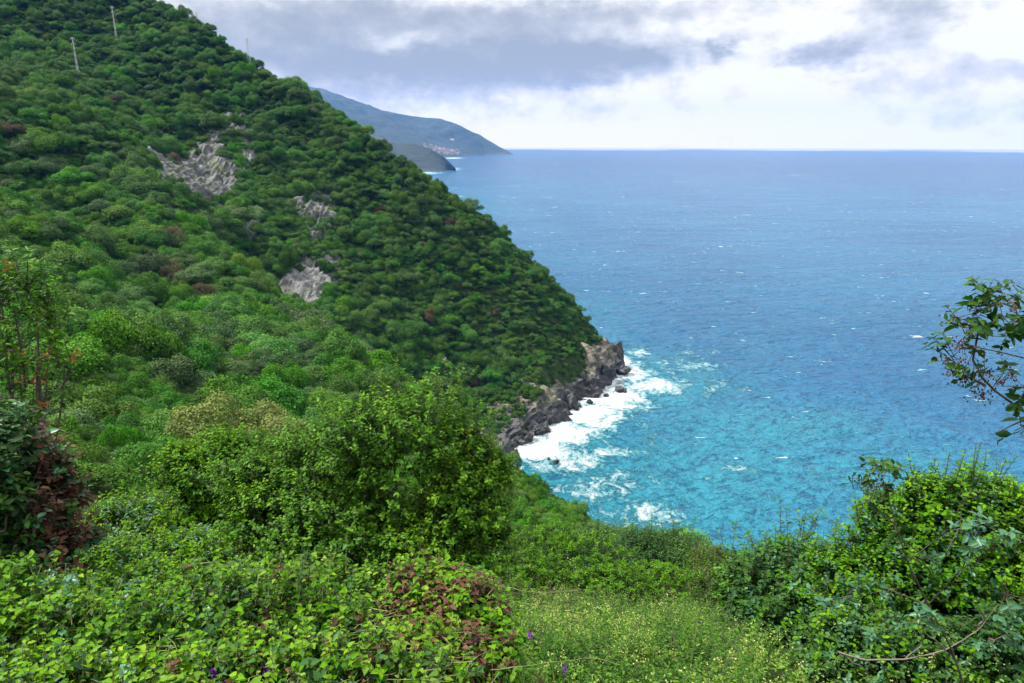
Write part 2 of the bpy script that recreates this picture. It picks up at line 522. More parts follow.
me = np_mesh("sea", np.stack([wx_, wy_, wz_], -1).reshape(-1, 3), quads=quads, mats=[mt_sea], smooth=True,
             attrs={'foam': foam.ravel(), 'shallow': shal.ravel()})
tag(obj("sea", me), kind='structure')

# ------------------------------------------------------------------ far coast
mt_far, N, p = material("distant wooded slope")
g = N.node('ShaderNodeNewGeometry')
n1 = N.noise(g.outputs['Position'], 0.012, 6, 0.7)
n2 = N.noise(g.outputs['Position'], 0.002, 4, 0.6)
c1 = N.ramp(n1, [(0.3, (0.003, 0.008, 0.007)), (0.55, (0.009, 0.016, 0.011)), (0.75, (0.026, 0.034, 0.022))])
_, _, zz = N.sep(g.outputs['Position'])
c1 = N.mix(N.m('MULTIPLY', N.step(n2, 0.55, 0.7), 0.5), c1, (0.034, 0.038, 0.028))
low = N.m('SUBTRACT', 1.0, N.step(N.m('ADD', zz, N.m('MULTIPLY', N.m('SUBTRACT', n1, 0.5), 40.0)), 4.0, 22.0))
c1 = N.mix(N.m('MULTIPLY', low, 0.7), c1, (0.05, 0.047, 0.043))
N.l.new(c1, p.inputs['Base Color']); p.inputs['Roughness'].default_value = 1.0
N.l.new(N.bump(n1, 1.0, 25.0), p.inputs['Normal'])

def ridge_hill(name, ridge, front, back, nx, ny, seed, amp):
    """a range with a crest line (px,py,Y), the foot of its seaward slope and a back slope"""
    top = smooth_line(np.array([W(*q) for q in ridge]), nx)
    ft = smooth_line(np.array([SEA(*q) for q in front]), nx)
    bk = top + np.array(back)[None]; bk[:, 2] = -5
    t = np.linspace(0, 1, ny)[:, None, None]
    fz = ft[None] * (1 - t) + top[None] * t
    prof = t[..., 0] ** 0.85
    fz[..., 2] = -6 + prof * (top[None, :, 2] + 6)
    bz = top[None] * (1 - t[1:]) + bk[None] * t[1:]
    V = np.vstack([fz, bz])
    w = np.concatenate([np.sin(np.linspace(0, 1, ny) * np.pi * 0.93) * 1.0, np.linspace(.25, 1, ny - 1)])[:, None]
    n = fbm(V[..., 0] / 420, V[..., 1] / 420, 0, 5, seed, ridged=True) + 0.32 * fbm(V[..., 0] / 130, V[..., 1] / 130, 0, 4, seed + 3, ridged=True)
    V[..., 2] += amp * w * n * np.clip(V[..., 2] / 150, 0, 1)
    V[..., 1] += amp * w * 1.2 * fbm(V[..., 0] / 350, V[..., 2] / 250, 0, 4, seed + 9)
    me = np_mesh(name, V.reshape(-1, 3), quads=grid_quads(V.shape[0], nx), mats=[mt_far], smooth=True)
    return tag(obj(name, me), kind='structure'), V

far_hill, VF = ridge_hill("mountain", [(150, 60, 9000), (250, 78, 8200), (322, 89, 7600), (345, 98, 7500), (380, 111, 7300), (412, 117, 7100), (440, 119, 6900), (462, 127, 6700), (482, 137, 6600),
                                       (500, 147, 6450), (508, 151, 6400), (513, 154, 6400)],
                          [(150, 164), (260, 163), (330, 162), (380, 160), (430, 158.5), (455, 157.5), (470, 156), (485, 155), (497, 155), (505, 155), (510, 155), (513, 155)], (-900, 2600, 0), 260, 60, 3, 55)
mid_hill, VM = ridge_hill("hill", [(300, 100, 3600), (360, 128, 3350), (395, 143, 3200), (415, 144, 3100), (430, 149, 3000), (445, 158, 2920), (452, 165, 2880), (456, 168.5, 2860)],
                          [(300, 176), (360, 174), (395, 173), (420, 172), (437, 171.5), (446, 171), (452, 170.5), (456, 170)], (-300, 700, 0), 160, 40, 11, 26)

# ------------------------------------------------------------------ haze
bm = bmesh.new()
bmesh.ops.create_cube(bm, size=1.0)
for v in bm.verts:
    v.co = Vector((v.co.x * 25400, v.co.y * 25400, -13.0 if v.co.z < 0 else 700.0))
me = bpy.data.meshes.new("haze"); bm.to_mesh(me); bm.free()
mt_haze = bpy.data.materials.new("sea haze"); mt_haze.use_nodes = True
nt = mt_haze.node_tree
nt.nodes.remove(nt.nodes['Principled BSDF'])
pv = nt.nodes.new('ShaderNodeVolumePrincipled')
pv.inputs['Color'].default_value = (0.13, 0.42, 1.0, 1.0)
pv.inputs['Density'].default_value = 4.6e-5
pv.inputs['Anisotropy'].default_value = 0.0
nt.links.new(pv.outputs[0], nt.nodes['Material Output'].inputs['Volume'])
me.materials.append(mt_haze)
tag(obj("haze", me), kind='stuff')

# ------------------------------------------------------------------ foliage materials
def leaf_mat(name, cols, rough=0.5, trans=0.28, tcol=None, spec=0.08, rnd=0.35):
    """leaf pigment: 'tint' runs from old to young leaves, plants of one kind differ a little"""
    m, N, p = material(name)
    t = N.attr('tint')
    oi = N.node('ShaderNodeObjectInfo')
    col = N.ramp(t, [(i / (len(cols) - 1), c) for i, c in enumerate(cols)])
    hsv = N.node('ShaderNodeHueSaturation')
    N.put(hsv.inputs['Hue'], N.m('ADD', 0.5 - (0.016 if rnd > 0.2 else 0.004), N.m('MULTIPLY', oi.outputs['Random'], 0.034 if rnd > 0.2 else 0.008)))
    r2 = N.m('FRACT', N.m('MULTIPLY', oi.outputs['Random'], 7.31))
    N.put(hsv.inputs['Value'], N.m('ADD', 1.0 - rnd, N.m('MULTIPLY', r2, 2 * rnd)))
    r3 = N.m('FRACT', N.m('MULTIPLY', oi.outputs['Random'], 13.7))
    N.put(hsv.inputs['Saturation'], N.m('ADD', 0.92 if rnd > 0.2 else 1.04, N.m('MULTIPLY', r3, 0.22 if rnd > 0.2 else 0.06)))
    N.l.new(col, hsv.inputs['Color'])
    N.l.new(hsv.outputs[0], p.inputs['Base Color'])
    p.inputs['Roughness'].default_value = rough
    p.inputs['Specular IOR Level'].default_value = spec
    tr = N.node('ShaderNodeBsdfTranslucent')
    tm = N.mix(1.0, hsv.outputs[0], tcol or (1.0, 1.25, 0.45), 'MULTIPLY')
    N.l.new(tm, tr.inputs['Color'])
    mx = N.node('ShaderNodeMixShader')
    mx.inputs[0].default_value = trans
    N.l.new(p.outputs[0], mx.inputs[1]); N.l.new(tr.outputs[0], mx.inputs[2])
    N.l.new(mx.outputs[0], m.node_tree.nodes['Material Output'].inputs['Surface'])
    return m

def bark_mat(name, c0, c1, scale=18):
    m, N, p = material(name)
    tc = N.node('ShaderNodeTexCoord')
    n = N.noise(tc.outputs['Object'], scale, 5, 0.65)
    N.l.new(N.ramp(n, [(0.3, c0), (0.7, c1)]), p.inputs['Base Color'])
    p.inputs['Roughness'].default_value = 0.9
    N.l.new(N.bump(n, 0.6, 0.01), p.inputs['Normal'])
    return m

BARK = bark_mat("dark bark", (0.045, 0.035, 0.027), (0.12, 0.10, 0.08), 6)
TWIG = bark_mat("brown twig", (0.05, 0.035, 0.022), (0.13, 0.095, 0.065))
GREYTWIG = bark_mat("pale dry twig", (0.075, 0.062, 0.05), (0.17, 0.145, 0.115))
VINE = bark_mat("vine stem", (0.10, 0.12, 0.04), (0.20, 0.19, 0.09))

FOREST_COL = {
    'bright green': [(0.014, 0.046, 0.005), (0.046, 0.130, 0.016), (0.106, 0.218, 0.030)],
    'dark green': [(0.012, 0.036, 0.007), (0.040, 0.098, 0.015), (0.088, 0.165, 0.026)],
    'yellowish green': [(0.022, 0.050, 0.007), (0.062, 0.132, 0.018), (0.120, 0.205, 0.036)],
    'greyish green': [(0.020, 0.045, 0.016), (0.054, 0.104, 0.034), (0.105, 0.165, 0.058)],
    'brownish': [(0.040, 0.030, 0.020), (0.085, 0.062, 0.038), (0.12, 0.10, 0.06)],
    'reddish brown': [(0.032, 0.023, 0.015), (0.072, 0.048, 0.030), (0.105, 0.075, 0.042)],
}
FMAT = {k: leaf_mat("foliage " + k, v, 0.6, 0.24, rnd=0.24) for k, v in FOREST_COL.items()}

# ------------------------------------------------------------------ leaf clouds
def frames(n, up):
    """tangent frames: n = leaf plane normals, up = wanted leaf directions"""
    n = n / (np.linalg.norm(n, axis=1, keepdims=True) + 1e-9)
    d = up - (up * n).sum(1, keepdims=True) * n
    d = d / (np.linalg.norm(d, axis=1, keepdims=True) + 1e-9)
    return d, np.cross(n, d), n

LEAF_OVAL = dict(y=[0.0, 0.30, 0.70, 1.0], x=[0.0, 0.5, 0.42, 0.0])
LEAF_LANCE = dict(y=[0.0, 0.25, 0.65, 1.0], x=[0.0, 0.5, 0.36, 0.0])
LEAF_HEART = dict(y=[0.0, 0.18, 0.55, 1.0], x=[0.0, 0.55, 0.42, 0.0])

def leaves(P, D, Nn, L, Wd, shape=LEAF_OVAL, fold=0.25, droop=0.15):
    """two folded quads per leaf; returns verts, quads"""
    d, s, n = frames(Nn, D)
    k = len(P); L = np.broadcast_to(np.asarray(L, float), (k,))[:, None]; Wd = np.broadcast_to(np.asarray(Wd, float), (k,))[:, None]
    Y, X = shape['y'], shape['x']
    def pt(yy, xx):
        return P + d * L * yy + s * Wd * xx + n * (abs(xx) * fold * Wd - droop * L * yy * yy)
    V = np.stack([pt(Y[0], 0), pt(Y[1], X[1]), pt(Y[2], X[2]), pt(Y[3], 0), pt(Y[2], -X[2]), pt(Y[1], -X[1])], 1).reshape(-1, 3)
    b = np.arange(k)[:, None] * 6
    Q = np.concatenate([b + np.array([[0, 1, 2, 3]]), b + np.array([[0, 3, 4, 5]])])
    return V, Q

def unit(v):
    return v / (np.linalg.norm(v, axis=-1, keepdims=True) + 1e-9)

def rand_dirs(n, r=rng):
    return unit(r.normal(size=(n, 3)))

def tubes(A, B, ra, rb, sides=4):
    """tapered straight tubes from A to B (n,3)"""
    A = np.asarray(A, float); B = np.asarray(B, float); n = len(A)
    ra = np.broadcast_to(np.asarray(ra, float), (n,))[:, None]; rb = np.broadcast_to(np.asarray(rb, float), (n,))[:, None]
    d = unit(B - A)
    ref = np.where(np.abs(d[:, 2:3]) > 0.9, np.array([[1.0, 0, 0]]), np.array([[0, 0, 1.0]]))
    u = unit(np.cross(d, ref)); v = np.cross(d, u)
    rings = []
    for k in range(sides):
        a = 2 * math.pi * k / sides
        rings.append(u * math.cos(a) + v * math.sin(a))
    Rg = np.stack(rings, 1)
    V = np.concatenate([A[:, None] + Rg * ra[:, None], B[:, None] + Rg * rb[:, None]], 1).reshape(-1, 3)
    b = np.arange(n)[:, None] * (2 * sides)
    Q = []
    for k in range(sides):
        k2 = (k + 1) % sides
        Q.append(b + np.array([[k, k2, sides + k2, sides + k]]))
    return V, np.concatenate(Q)

def polytube(P, r, sides=5):
    """one bent tapered tube along points P with radii r"""
    P = np.asarray(P, float); n = len(P); r = np.broadcast_to(np.asarray(r, float), (n,))
    T = unit(np.gradient(P, axis=0))
    ref = np.array([0.31, 0.17, 0.93])
    u = unit(np.cross(T, ref)); v = np.cross(T, u)
    a = np.linspace(0, 2 * math.pi, sides, endpoint=False)
    V = (P[:, None] + r[:, None, None] * (u[:, None] * np.cos(a)[None, :, None] + v[:, None] * np.sin(a)[None, :, None])).reshape(-1, 3)
    i = np.arange(n - 1)[:, None] * sides + np.arange(sides)[None]
    j = np.arange(n - 1)[:, None] * sides + (np.arange(sides)[None] + 1) % sides
    return V, np.stack([i, j, j + sides, i + sides], -1).reshape(-1, 4)

class Acc:
    """collects verts and quads of one mesh"""
    def __init__(self):
        self.v, self.q, self.t, self.n = [], [], [], 0
    def add(self, VQ, tint=0.5):
        V, Q = VQ
        self.v.append(V); self.q.append(Q + self.n); self.n += len(V)
        self.t.append(np.broadcast_to(np.asarray(tint, float), (len(V),)))
        return self
    def mesh(self, name, mats, smooth=False):
        return np_mesh(name, np.concatenate(self.v), quads=np.concatenate(self.q), mats=mats, attrs={'tint': np.concatenate(self.t)}, smooth=smooth)

def crown_geo(seed, n_leaf=2300, lobes=15, flat=0.9, leaf=0.095):
    """a broadleaf crown of about unit radius, its foot at z=0: lobes of leaf clumps with gaps between"""
    r = np.random.default_rng(seed)
    C = [np.array([0, 0, 0.50])]; Rr = [0.46]
    sq = r.uniform(0.8, 1.3); tl = r.uniform(-.3, .3, 2)
    for i in range(lobes):
        d = unit(r.normal(size=3)); d[2] = abs(d[2]) * 1.15 - 0.42
        q = np.array([0, 0, 0.50]) + d * np.array([0.78 * sq, 0.78 / sq, 0.66 * flat]) * r.uniform(0.35, 1.2)
        q[:2] += tl * (q[2] - .3)
        C.append(q); Rr.append(r.choice([r.uniform(0.14, 0.24), r.uniform(0.24, 0.42)]))
    C = np.array(C); Rr = np.array(Rr)
    w = Rr ** 2; w /= w.sum()
    k = r.choice(len(C), size=n_leaf * 2, p=w)
    d = unit(r.normal(size=(n_leaf * 2, 3)))
    d[:, 2] = np.where(d[:, 2] < -0.3, -d[:, 2], d[:, 2])
    P = C[k] + d * Rr[k][:, None] * np.where(r.random((len(k), 1)) < .8, r.uniform(0.80, 1.06, (len(k), 1)), r.uniform(1.0, 1.30, (len(k), 1)))
    dist = np.linalg.norm(P[:, None] - C[None], axis=2) / Rr[None]
    dist[np.arange(len(k)), k] = 9
    ok = (dist.min(1) > 0.86) & (P[:, 2] > 0.02)
    P, d, k = P[ok][:n_leaf], d[ok][:n_leaf], k[ok][:n_leaf]
    nrm = unit(d + 0.75 * rand_dirs(len(P), r) + np.array([0, 0, 0.2]))
    up = unit(d * 0.5 + rand_dirs(len(P), r) + np.array([0, 0, 0.1]))
    L = leaf * r.uniform(0.7, 1.4, len(P))
    V, Q = leaves(P - unit(up) * L[:, None] * 0.4, up, nrm, L, L * 0.75, LEAF_OVAL, 0.2, 0.2)
    lobet = r.uniform(-0.18, 0.18, len(C))
    tint = np.clip(0.46 + lobet[k] + 0.22 * (P[:, 2] - 0.5) + r.normal(0, 0.11, len(P)), 0, 1)  # lit top and darker underside put into the tint by height
    return V, Q, np.repeat(tint, 6)

CROWN_SHAPES = [crown_geo(100 + i, 8000, [22, 30, 18, 34][i], [1.0, 0.85, 1.3, 0.7][i], 0.052) for i in range(4)]
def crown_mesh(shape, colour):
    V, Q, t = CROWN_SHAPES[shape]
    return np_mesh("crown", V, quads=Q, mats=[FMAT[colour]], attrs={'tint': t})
def trunk_geo(seed):
    r = np.random.default_rng(seed)
    a = Acc()
    a.add(polytube([[0, 0, -0.75], [0.02, 0.01, -0.3], [r.uniform(-.06, .06), r.uniform(-.06, .06), 0.1], [r.uniform(-.1, .1), r.uniform(-.1, .1), 0.45]], [0.07, 0.055, 0.045, 0.03], 6))
    for i in range(5):
        t = i * 1.256 + r.uniform(-.4, .4)
        e = np.array([math.cos(t) * 0.5, math.sin(t) * 0.5, r.uniform(0.45, 0.75)])
        a.add(polytube([[0, 0, r.uniform(-0.1, 0.15)], e * [0.45, 0.45, 0.6], e], [0.035, 0.024, 0.010], 5))
    return a
TRUNK = [trunk_geo(40 + i).mesh("trunk", [BARK], True) for i in range(3)]

# ------------------------------------------------------------------ where trees stand
SCARS = [  # bare rock on the slope: px, py, half width, half height (pixels), forward distance, name tag
    (203, 184, 32, 38, 330, 'broken grey rock scar high in the gully, the largest bare patch'),
    (301, 290, 25, 31, 283, 'smooth pale rock slab above the near spur crest'),
    (246, 232, 9, 7, 300, 'small pale rock patch between the two large bare scars'),
    (312, 216, 26, 15, 335, 'streaked grey rock steps half hidden among trees above the pale slab'),
    (428, 390, 8, 16, 280, 'thin bare rock gully low on the wooded headland face')]
def to_px(x, y, z):
    Yc = y * CT - (z - H) * ST          # depth along the view axis
    b = (y * ST + (z - H) * CT) / Yc
    return 512 + F_PX * x / Yc, 341.5 - F_PX * b, Yc

step = 3.1
cx, cy = np.meshgrid(np.arange(-520, 150, step), np.arange(16, 620, step))
cx2, cy2 = np.meshgrid(np.arange(-130, 90, 3.6), np.arange(225, 420, 3.6))   # denser scrub on the cape
cx3, cy3 = np.meshgrid(np.arange(-30, 90, 2.1), np.arange(225, 390, 2.1))   # low scrub over the cliff edge
sh3 = shore(cx3, cy3); ok3 = (sh3 > 3.2) & (sh3 < 26)
cx4, cy4 = np.meshgrid(np.arange(-16, 62, 1.7), np.arange(58, 172, 1.7))   # low scrub on the shoulder below the viewpoint
cx, cy = np.concatenate([cx.ravel(), cx2.ravel(), cx3[ok3], cx4.ravel()]), np.concatenate([cy.ravel(), cy2.ravel(), cy3[ok3], cy4.ravel()])
low3 = np.arange(len(cx)) >= len(cx) - ok3.sum() - cx4.size
cx = (cx + rng.uniform(-.5, .5, cx.shape) * step * 0.95).ravel(); cy = (cy + rng.uniform(-.5, .5, cy.shape) * step * 0.95).ravel()
keep = (np.abs(cx) < 0.95 * cy + 40)
cx, cy, low3 = cx[keep], cy[keep], low3[keep]
cz = ground(cx, cy); csh = shore(cx, cy)
cz = cz + np.where(low3 & (csh < 14), 1.0, 0.0)
tx, ty, td = to_px(cx, cy, cz)
big_n = fbm(cx / 45, cy / 45, 0, 3, 61)
size = 2.75 * np.exp(rng.normal(-.08, 0.42, len(cx))) * (1 + 0.35 * big_n)
size = np.clip(size, 1.5, 6.0) * np.clip(0.25 + cy / 150, 0.4, 1.0)
# smaller, darker scrub down the cape; low scrub where the cliff begins
cape = np.clip((tx - 330) / 200, 0, 1) * (cy > 225)
size *= 1 - 0.26 * cape
size = np.where((cx > -28) & (cy < 172) & (cy > 30), size * 0.45, size)
size = np.where(csh < 20, size * 0.62, size)
size = np.where(low3, rng.uniform(.6, 1.5, len(cx)) * np.where(cy < 175, .85, 1.0), size)
keep = ((csh > 5.5 + 5 * fbm(cx / 14, cy / 14, 0, 3, 55) + 3 * rng.random(len(cx))) | (low3 & (fbm(cx / 8, cy / 8, 0, 3, 155) > -.25))) & (tx > -330) & (tx < 1300) & ~((csh < 16) & (rng.random(len(cx)) < 0.35))
for (px, py, rx, ry, Y, _l) in SCARS:
    e = ((tx - px) / (rx * 1.05)) ** 2 + ((ty - py) / (ry * 1.05)) ** 2
    e = e + 0.5 * fbm(tx / 9, ty / 9, 0, 2, 77)
    keep &= ~((e < (0.80 if py != 216 else 0.40)) & (np.abs(cy - Y) < 75) & ((rng.random(len(cx)) > .24) | (size > 2.4)))
# skip what lies far down the unseen back slope
crest_y = np.interp(cx, [-520, -330, -231, -160, -100, -70, -30, 0, 40, 60], [620, 560, 500, 470, 425, 400, 375, 360, 350, 345])
keep &= cy < crest_y + 22
keep &= ~((np.abs(cx) < 14) & (cy < 24))
def find_stand(px, py_top, s, y0, y1):
    d = ray(px, py_top); Y = np.linspace(y0, y1, 400)
    X = d[0] / d[1] * Y; Z = H + d[2] / d[1] * Y
    i = int(np.argmin(np.abs(ground(X, Y) + s * 1.25 - Z)))
    return X[i], Y[i], float(ground(X[i:i + 1], Y[i:i + 1])[0])
SPECIAL = []
for (px, py, s_, y0, y1) in [(205, 386, 3.0, 36, 90), (258, 386, 3.2, 36, 90), (296, 412, 2.2, 36, 90), (168, 234, 5.0, 120, 300), (172, 268, 4.0, 120, 300), (204, 288, 3.4, 120, 300)]:
    SPECIAL.append((*find_stand(px, py, s_, y0, y1), s_))
print("special", [tuple(round(v, 1) for v in q) for q in SPECIAL])
for (x, y, z, s_) in SPECIAL:
    hd = np.array([x, y]) / math.hypot(x, y)
    al = cx * hd[0] + cy * hd[1] - math.hypot(x, y); ac = -cx * hd[1] + cy * hd[0]
    keep &= ~((np.hypot(cx - x, cy - y) < s_ * 0.6) | ((np.abs(ac) < s_ * 1.0) & (al < 0) & (al > (-34 if y < 110 else -9)) & (size > (0.9 if y < 110 else 2.4))))
cx, cy, cz, csh, tx, ty, td, size, cape, big_n = [a[keep] for a in (cx, cy, cz, csh, tx, ty, td, size, cape, big_n)]
order = rng.random(len(cx))
on_spur = (cy < 285) & (csh > 13) & (ty > np.interp(tx, [-330, 120, 200, 300, 400, 520, 640, 800], [150, 150, 225, 318, 382, 470, 545, 590]))
cn = fbm(cx / 26, cy / 26, 0, 3, 91) + rng.normal(0, 0.27, len(cx))
kinds = np.where(cn > 0.74, 2, np.where(cn > 0.02, 0, np.where(cn > -0.62, 1, 3)))
kinds = np.where((cape > 0.2) & (rng.random(len(cx)) < 0.5 * cape) & (kinds != 1), 1, kinds)
u = rng.random(len(cx))
kinds = np.where(~on_spur & (kinds != 1) & (rng.random(len(cx)) < 0.45), 1, kinds)  # headland darker than the spur: shade of its face put into the kinds
kinds = np.where(on_spur & (kinds == 1) & (rng.random(len(cx)) < 0.75), np.where(rng.random(len(cx)) < .7, 0, 3), kinds)
kinds = np.where(~on_spur & (u < 0.022), 4, kinds)
kinds = np.where(~on_spur & (u > 0.991), 5, kinds)
shoulder = (cx > -16) & (cy < 172) & (cy > 58) & (size < 1.35)
kinds = np.where(shoulder, rng.choice([1, 1, 3, 0, 4], len(cx)), kinds)
KIND = ['bright green', 'dark green', 'yellowish green', 'greyish green', 'brownish', 'reddish brown']

# visible and large: those become trees of their own
def occluded(x, y, z):
    occ = np.zeros(len(x), bool)
    for f in np.linspace(0.12, 0.94, 42):
        occ |= ground(x * f, y * f) + 1.2 > H + (z - H) * f
    return occ
FORE = np.array([[-50, 262], [80, 300], [92, 470], [180, 470], [215, 440], [330, 400], [400, 380], [470, 430], [520, 490], [600, 530], [690, 545], [760, 560], [830, 540], [1100, 480]])
crown_h = size * 1.15
app = size / np.maximum(td, 1) * F_PX
vis = (tx > -8) & (tx < 830) & (ty > -12) & (ty - app * 1.2 < np.interp(tx, FORE[:, 0], FORE[:, 1]) - 3) & (cy > 20)
vi = np.where(vis)[0]
vi = vi[~occluded(cx[vi], cy[vi], cz[vi] + size[vi] * 1.0)]
vi = vi[np.argsort(-app[vi])][:292]
single = np.zeros(len(cx), bool); single[vi] = True
print("forest", len(cx), "singles", len(vi), "px radius", app[vi][0], app[vi][-1])

zone_words = [('in the wooded hollow below the near spur crest', 'trees in the hollow below the near spur'),
              ('along the crest of the near wooded spur', 'trees along the near spur crest'),
              ('on the large headland across the gully', 'trees on the headland across the gully')]
CROWN = {(s, k): crown_mesh(s, k) for s in range(4) for k in KIND[:4]}
for k in KIND[4:]:
    CROWN[(1, k)] = crown_mesh(1, k)
protos = {}
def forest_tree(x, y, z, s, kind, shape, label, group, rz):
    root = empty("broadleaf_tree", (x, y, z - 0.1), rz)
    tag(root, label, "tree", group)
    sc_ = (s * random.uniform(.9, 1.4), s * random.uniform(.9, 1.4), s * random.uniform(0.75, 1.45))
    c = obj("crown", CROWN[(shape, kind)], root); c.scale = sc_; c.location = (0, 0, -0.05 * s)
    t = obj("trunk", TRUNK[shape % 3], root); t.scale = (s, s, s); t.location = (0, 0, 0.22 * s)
    c.rotation_euler = (random.uniform(-.12, .12), random.uniform(-.12, .12), 0)
    protos.setdefault((shape, kind), c)
    return root
crest_py = np.interp(tx, [120, 200, 300, 400, 520, 640, 800], [165, 240, 331, 394, 480, 552, 600])
for i in vi:
    k = KIND[kinds[i]]
    zi = 2 if not on_spur[i] else (1 if ty[i] < crest_py[i] + 24 and tx[i] > 110 else 0)
    shape = int(order[i] * 4) if kinds[i] < 4 else 1
    forest_tree(cx[i], cy[i], cz[i], size[i], k, shape, "%s rounded tree among the many %s" % (k, zone_words[zi][0]), "%s %s" % (k, zone_words[zi][1]), order[i] * 40)

# the rest of the wood reads as one mass
mass = np.where(~single)[0]
me = bpy.data.meshes.new("forest")
pk = [(s, k) for k in KIND[:4] for s in range(4)]
for key in [(1, 'brownish'), (1, 'reddish brown')]:
    pk.append(key)
idx = np.where(kinds[mass] < 4, kinds[mass] * 4 + (order[mass] * 4).astype(int), 16 + kinds[mass] - 4)
me.vertices.add(len(mass))
co = np.stack([cx[mass], cy[mass], cz[mass] - 0.08 * size[mass] - 0.1], 1).astype(np.float32)
me.vertices.foreach_set('co', co.ravel())
a = me.attributes.new('kind_index', 'INT', 'POINT'); a.data.foreach_set('value', idx.astype(np.int32))
a = me.attributes.new('turn', 'FLOAT_VECTOR', 'POINT')
a.data.foreach_set('vector', np.stack([rng.uniform(-.3, .3, len(mass)), rng.uniform(-.3, .3, len(mass)), rng.uniform(0, 6.28, len(mass))], 1).astype(np.float32).ravel())
a = me.attributes.new('size', 'FLOAT_VECTOR', 'POINT')
a.data.foreach_set('vector', (size[mass][:, None] * np.stack([rng.uniform(.85, 1.5, len(mass)), rng.uniform(.85, 1.5, len(mass)), rng.uniform(.7, 1.5, len(mass))], 1)).astype(np.float32).ravel())
fo = tag(obj("forest", me), kind='stuff')
ng = bpy.data.node_groups.new("forest", 'GeometryNodeTree')
ng.interface.new_socket(name="Geometry", in_out='INPUT', socket_type='NodeSocketGeometry')
ng.interface.new_socket(name="Geometry", in_out='OUTPUT', socket_type='NodeSocketGeometry')
gi = ng.nodes.new('NodeGroupInput'); go = ng.nodes.new('NodeGroupOutput')
jn = ng.nodes.new('GeometryNodeGeometryToInstance')
for key in reversed(pk):      # links into a multi-input socket are read last to first
    o = protos.get(key)
    if o is None:
        o = next(v for kk, v in protos.items() if kk[1] == key[1]) if any(kk[1] == key[1] for kk in protos) else list(protos.values())[0]
    oi = ng.nodes.new('GeometryNodeObjectInfo'); oi.transform_space = 'ORIGINAL'
    oi.inputs['Object'].default_value = o
    ng.links.new(oi.outputs['Geometry'], jn.inputs[0])
iop = ng.nodes.new('GeometryNodeInstanceOnPoints')
def nattr(name, typ):
    n = ng.nodes.new('GeometryNodeInputNamedAttribute'); n.data_type = typ; n.inputs[0].default_value = name
    return n.outputs[0]
ng.links.new(gi.outputs[0], iop.inputs['Points']); ng.links.new(jn.outputs[0], iop.inputs['Instance'])
iop.inputs['Pick Instance'].default_value = True
ng.links.new(nattr('kind_index', 'INT'), iop.inputs['Instance Index'])
ng.links.new(nattr('turn', 'FLOAT_VECTOR'), iop.inputs['Rotation'])
ng.links.new(nattr('size', 'FLOAT_VECTOR'), iop.inputs['Scale'])
ng.links.new(iop.outputs[0], go.inputs[0])
fo.modifiers.new("forest", 'NODES').node_group = ng

# ------------------------------------------------------------------ rock
def rock_mat(name, wet_line, pale, mid_c, dark, scale, green=0.35):
    m, N, p = material(name)
    g = N.node('ShaderNodeNewGeometry')
    P_ = g.outputs['Position']
    x, y, z = N.sep(P_)
    bed = N.xyz(N.m('ADD', N.m('MULTIPLY', x, 0.9), N.m('MULTIPLY', z, 0.5)), N.m('MULTIPLY', y, 0.7), N.m('SUBTRACT', N.m('MULTIPLY', z, 0.35), N.m('MULTIPLY', x, 0.15)))
    n1 = N.noise(bed, scale, 7, 0.68, 0.4)
    n2 = N.noise(P_, scale * 4.5, 5, 0.7)
    v = N.voronoi(bed, scale * 1.8, 'DISTANCE_TO_EDGE')
    col = N.ramp(N.m('ADD', N.m('MULTIPLY', n1, 0.7), N.m('MULTIPLY', n2, 0.3)), [(0.33, dark), (0.47, mid_c), (0.60, pale), (0.75, tuple(min(1, c * 1.25) for c in pale))])
    col = N.mix(N.m('MULTIPLY', N.m('SUBTRACT', 1.0, N.step(v, 0.0, 0.05)), 0.65), col, dark)
    moss = N.m('MULTIPLY', N.step(N.noise(P_, scale * 0.8, 5, 0.65), 0.52, 0.62), green)
    col = N.mix(moss, col, (0.055, 0.075, 0.022))
    wet = N.m('SUBTRACT', 1.0, N.step(N.m('ADD', z, N.m('MULTIPLY', N.m('SUBTRACT', n1, 0.5), 14.0)), wet_line - 2.5, wet_line + 2.5))
    col = N.mix(N.m('MULTIPLY', wet, 0.93), col, (0.012, 0.0125, 0.015))
    N.l.new(col, p.inputs['Base Color'])
    N.l.new(N.m('SUBTRACT', 0.92, N.m('MULTIPLY', wet, 0.40)), p.inputs['Roughness'])
    N.l.new(N.bump(N.m('ADD', n1, N.m('MULTIPLY', n2, 0.5)), 1.0, 1.2 / (scale * 8)), p.inputs['Normal'])
    return m
MT_CLIFF = rock_mat("sea cliff rock", 9.0, (0.23, 0.212, 0.17), (0.085, 0.075, 0.056), (0.014, 0.013, 0.012), 0.16, 0.85)
MT_SEAROCK = rock_mat("wet black rock", 9.0, (0.075, 0.068, 0.056), (0.036, 0.033, 0.028), (0.011, 0.011, 0.011), 0.3, 0.0)
MT_SCAR = rock_mat("bare slope rock", -50, (0.155, 0.16, 0.162), (0.06, 0.062, 0.06), (0.018, 0.017, 0.017), 0.26, 0.9)
MT_SLAB = rock_mat("pale slab rock", -50, (0.175, 0.178, 0.178), (0.08, 0.08, 0.078), (0.035, 0.032, 0.03), 0.20, 0.6)

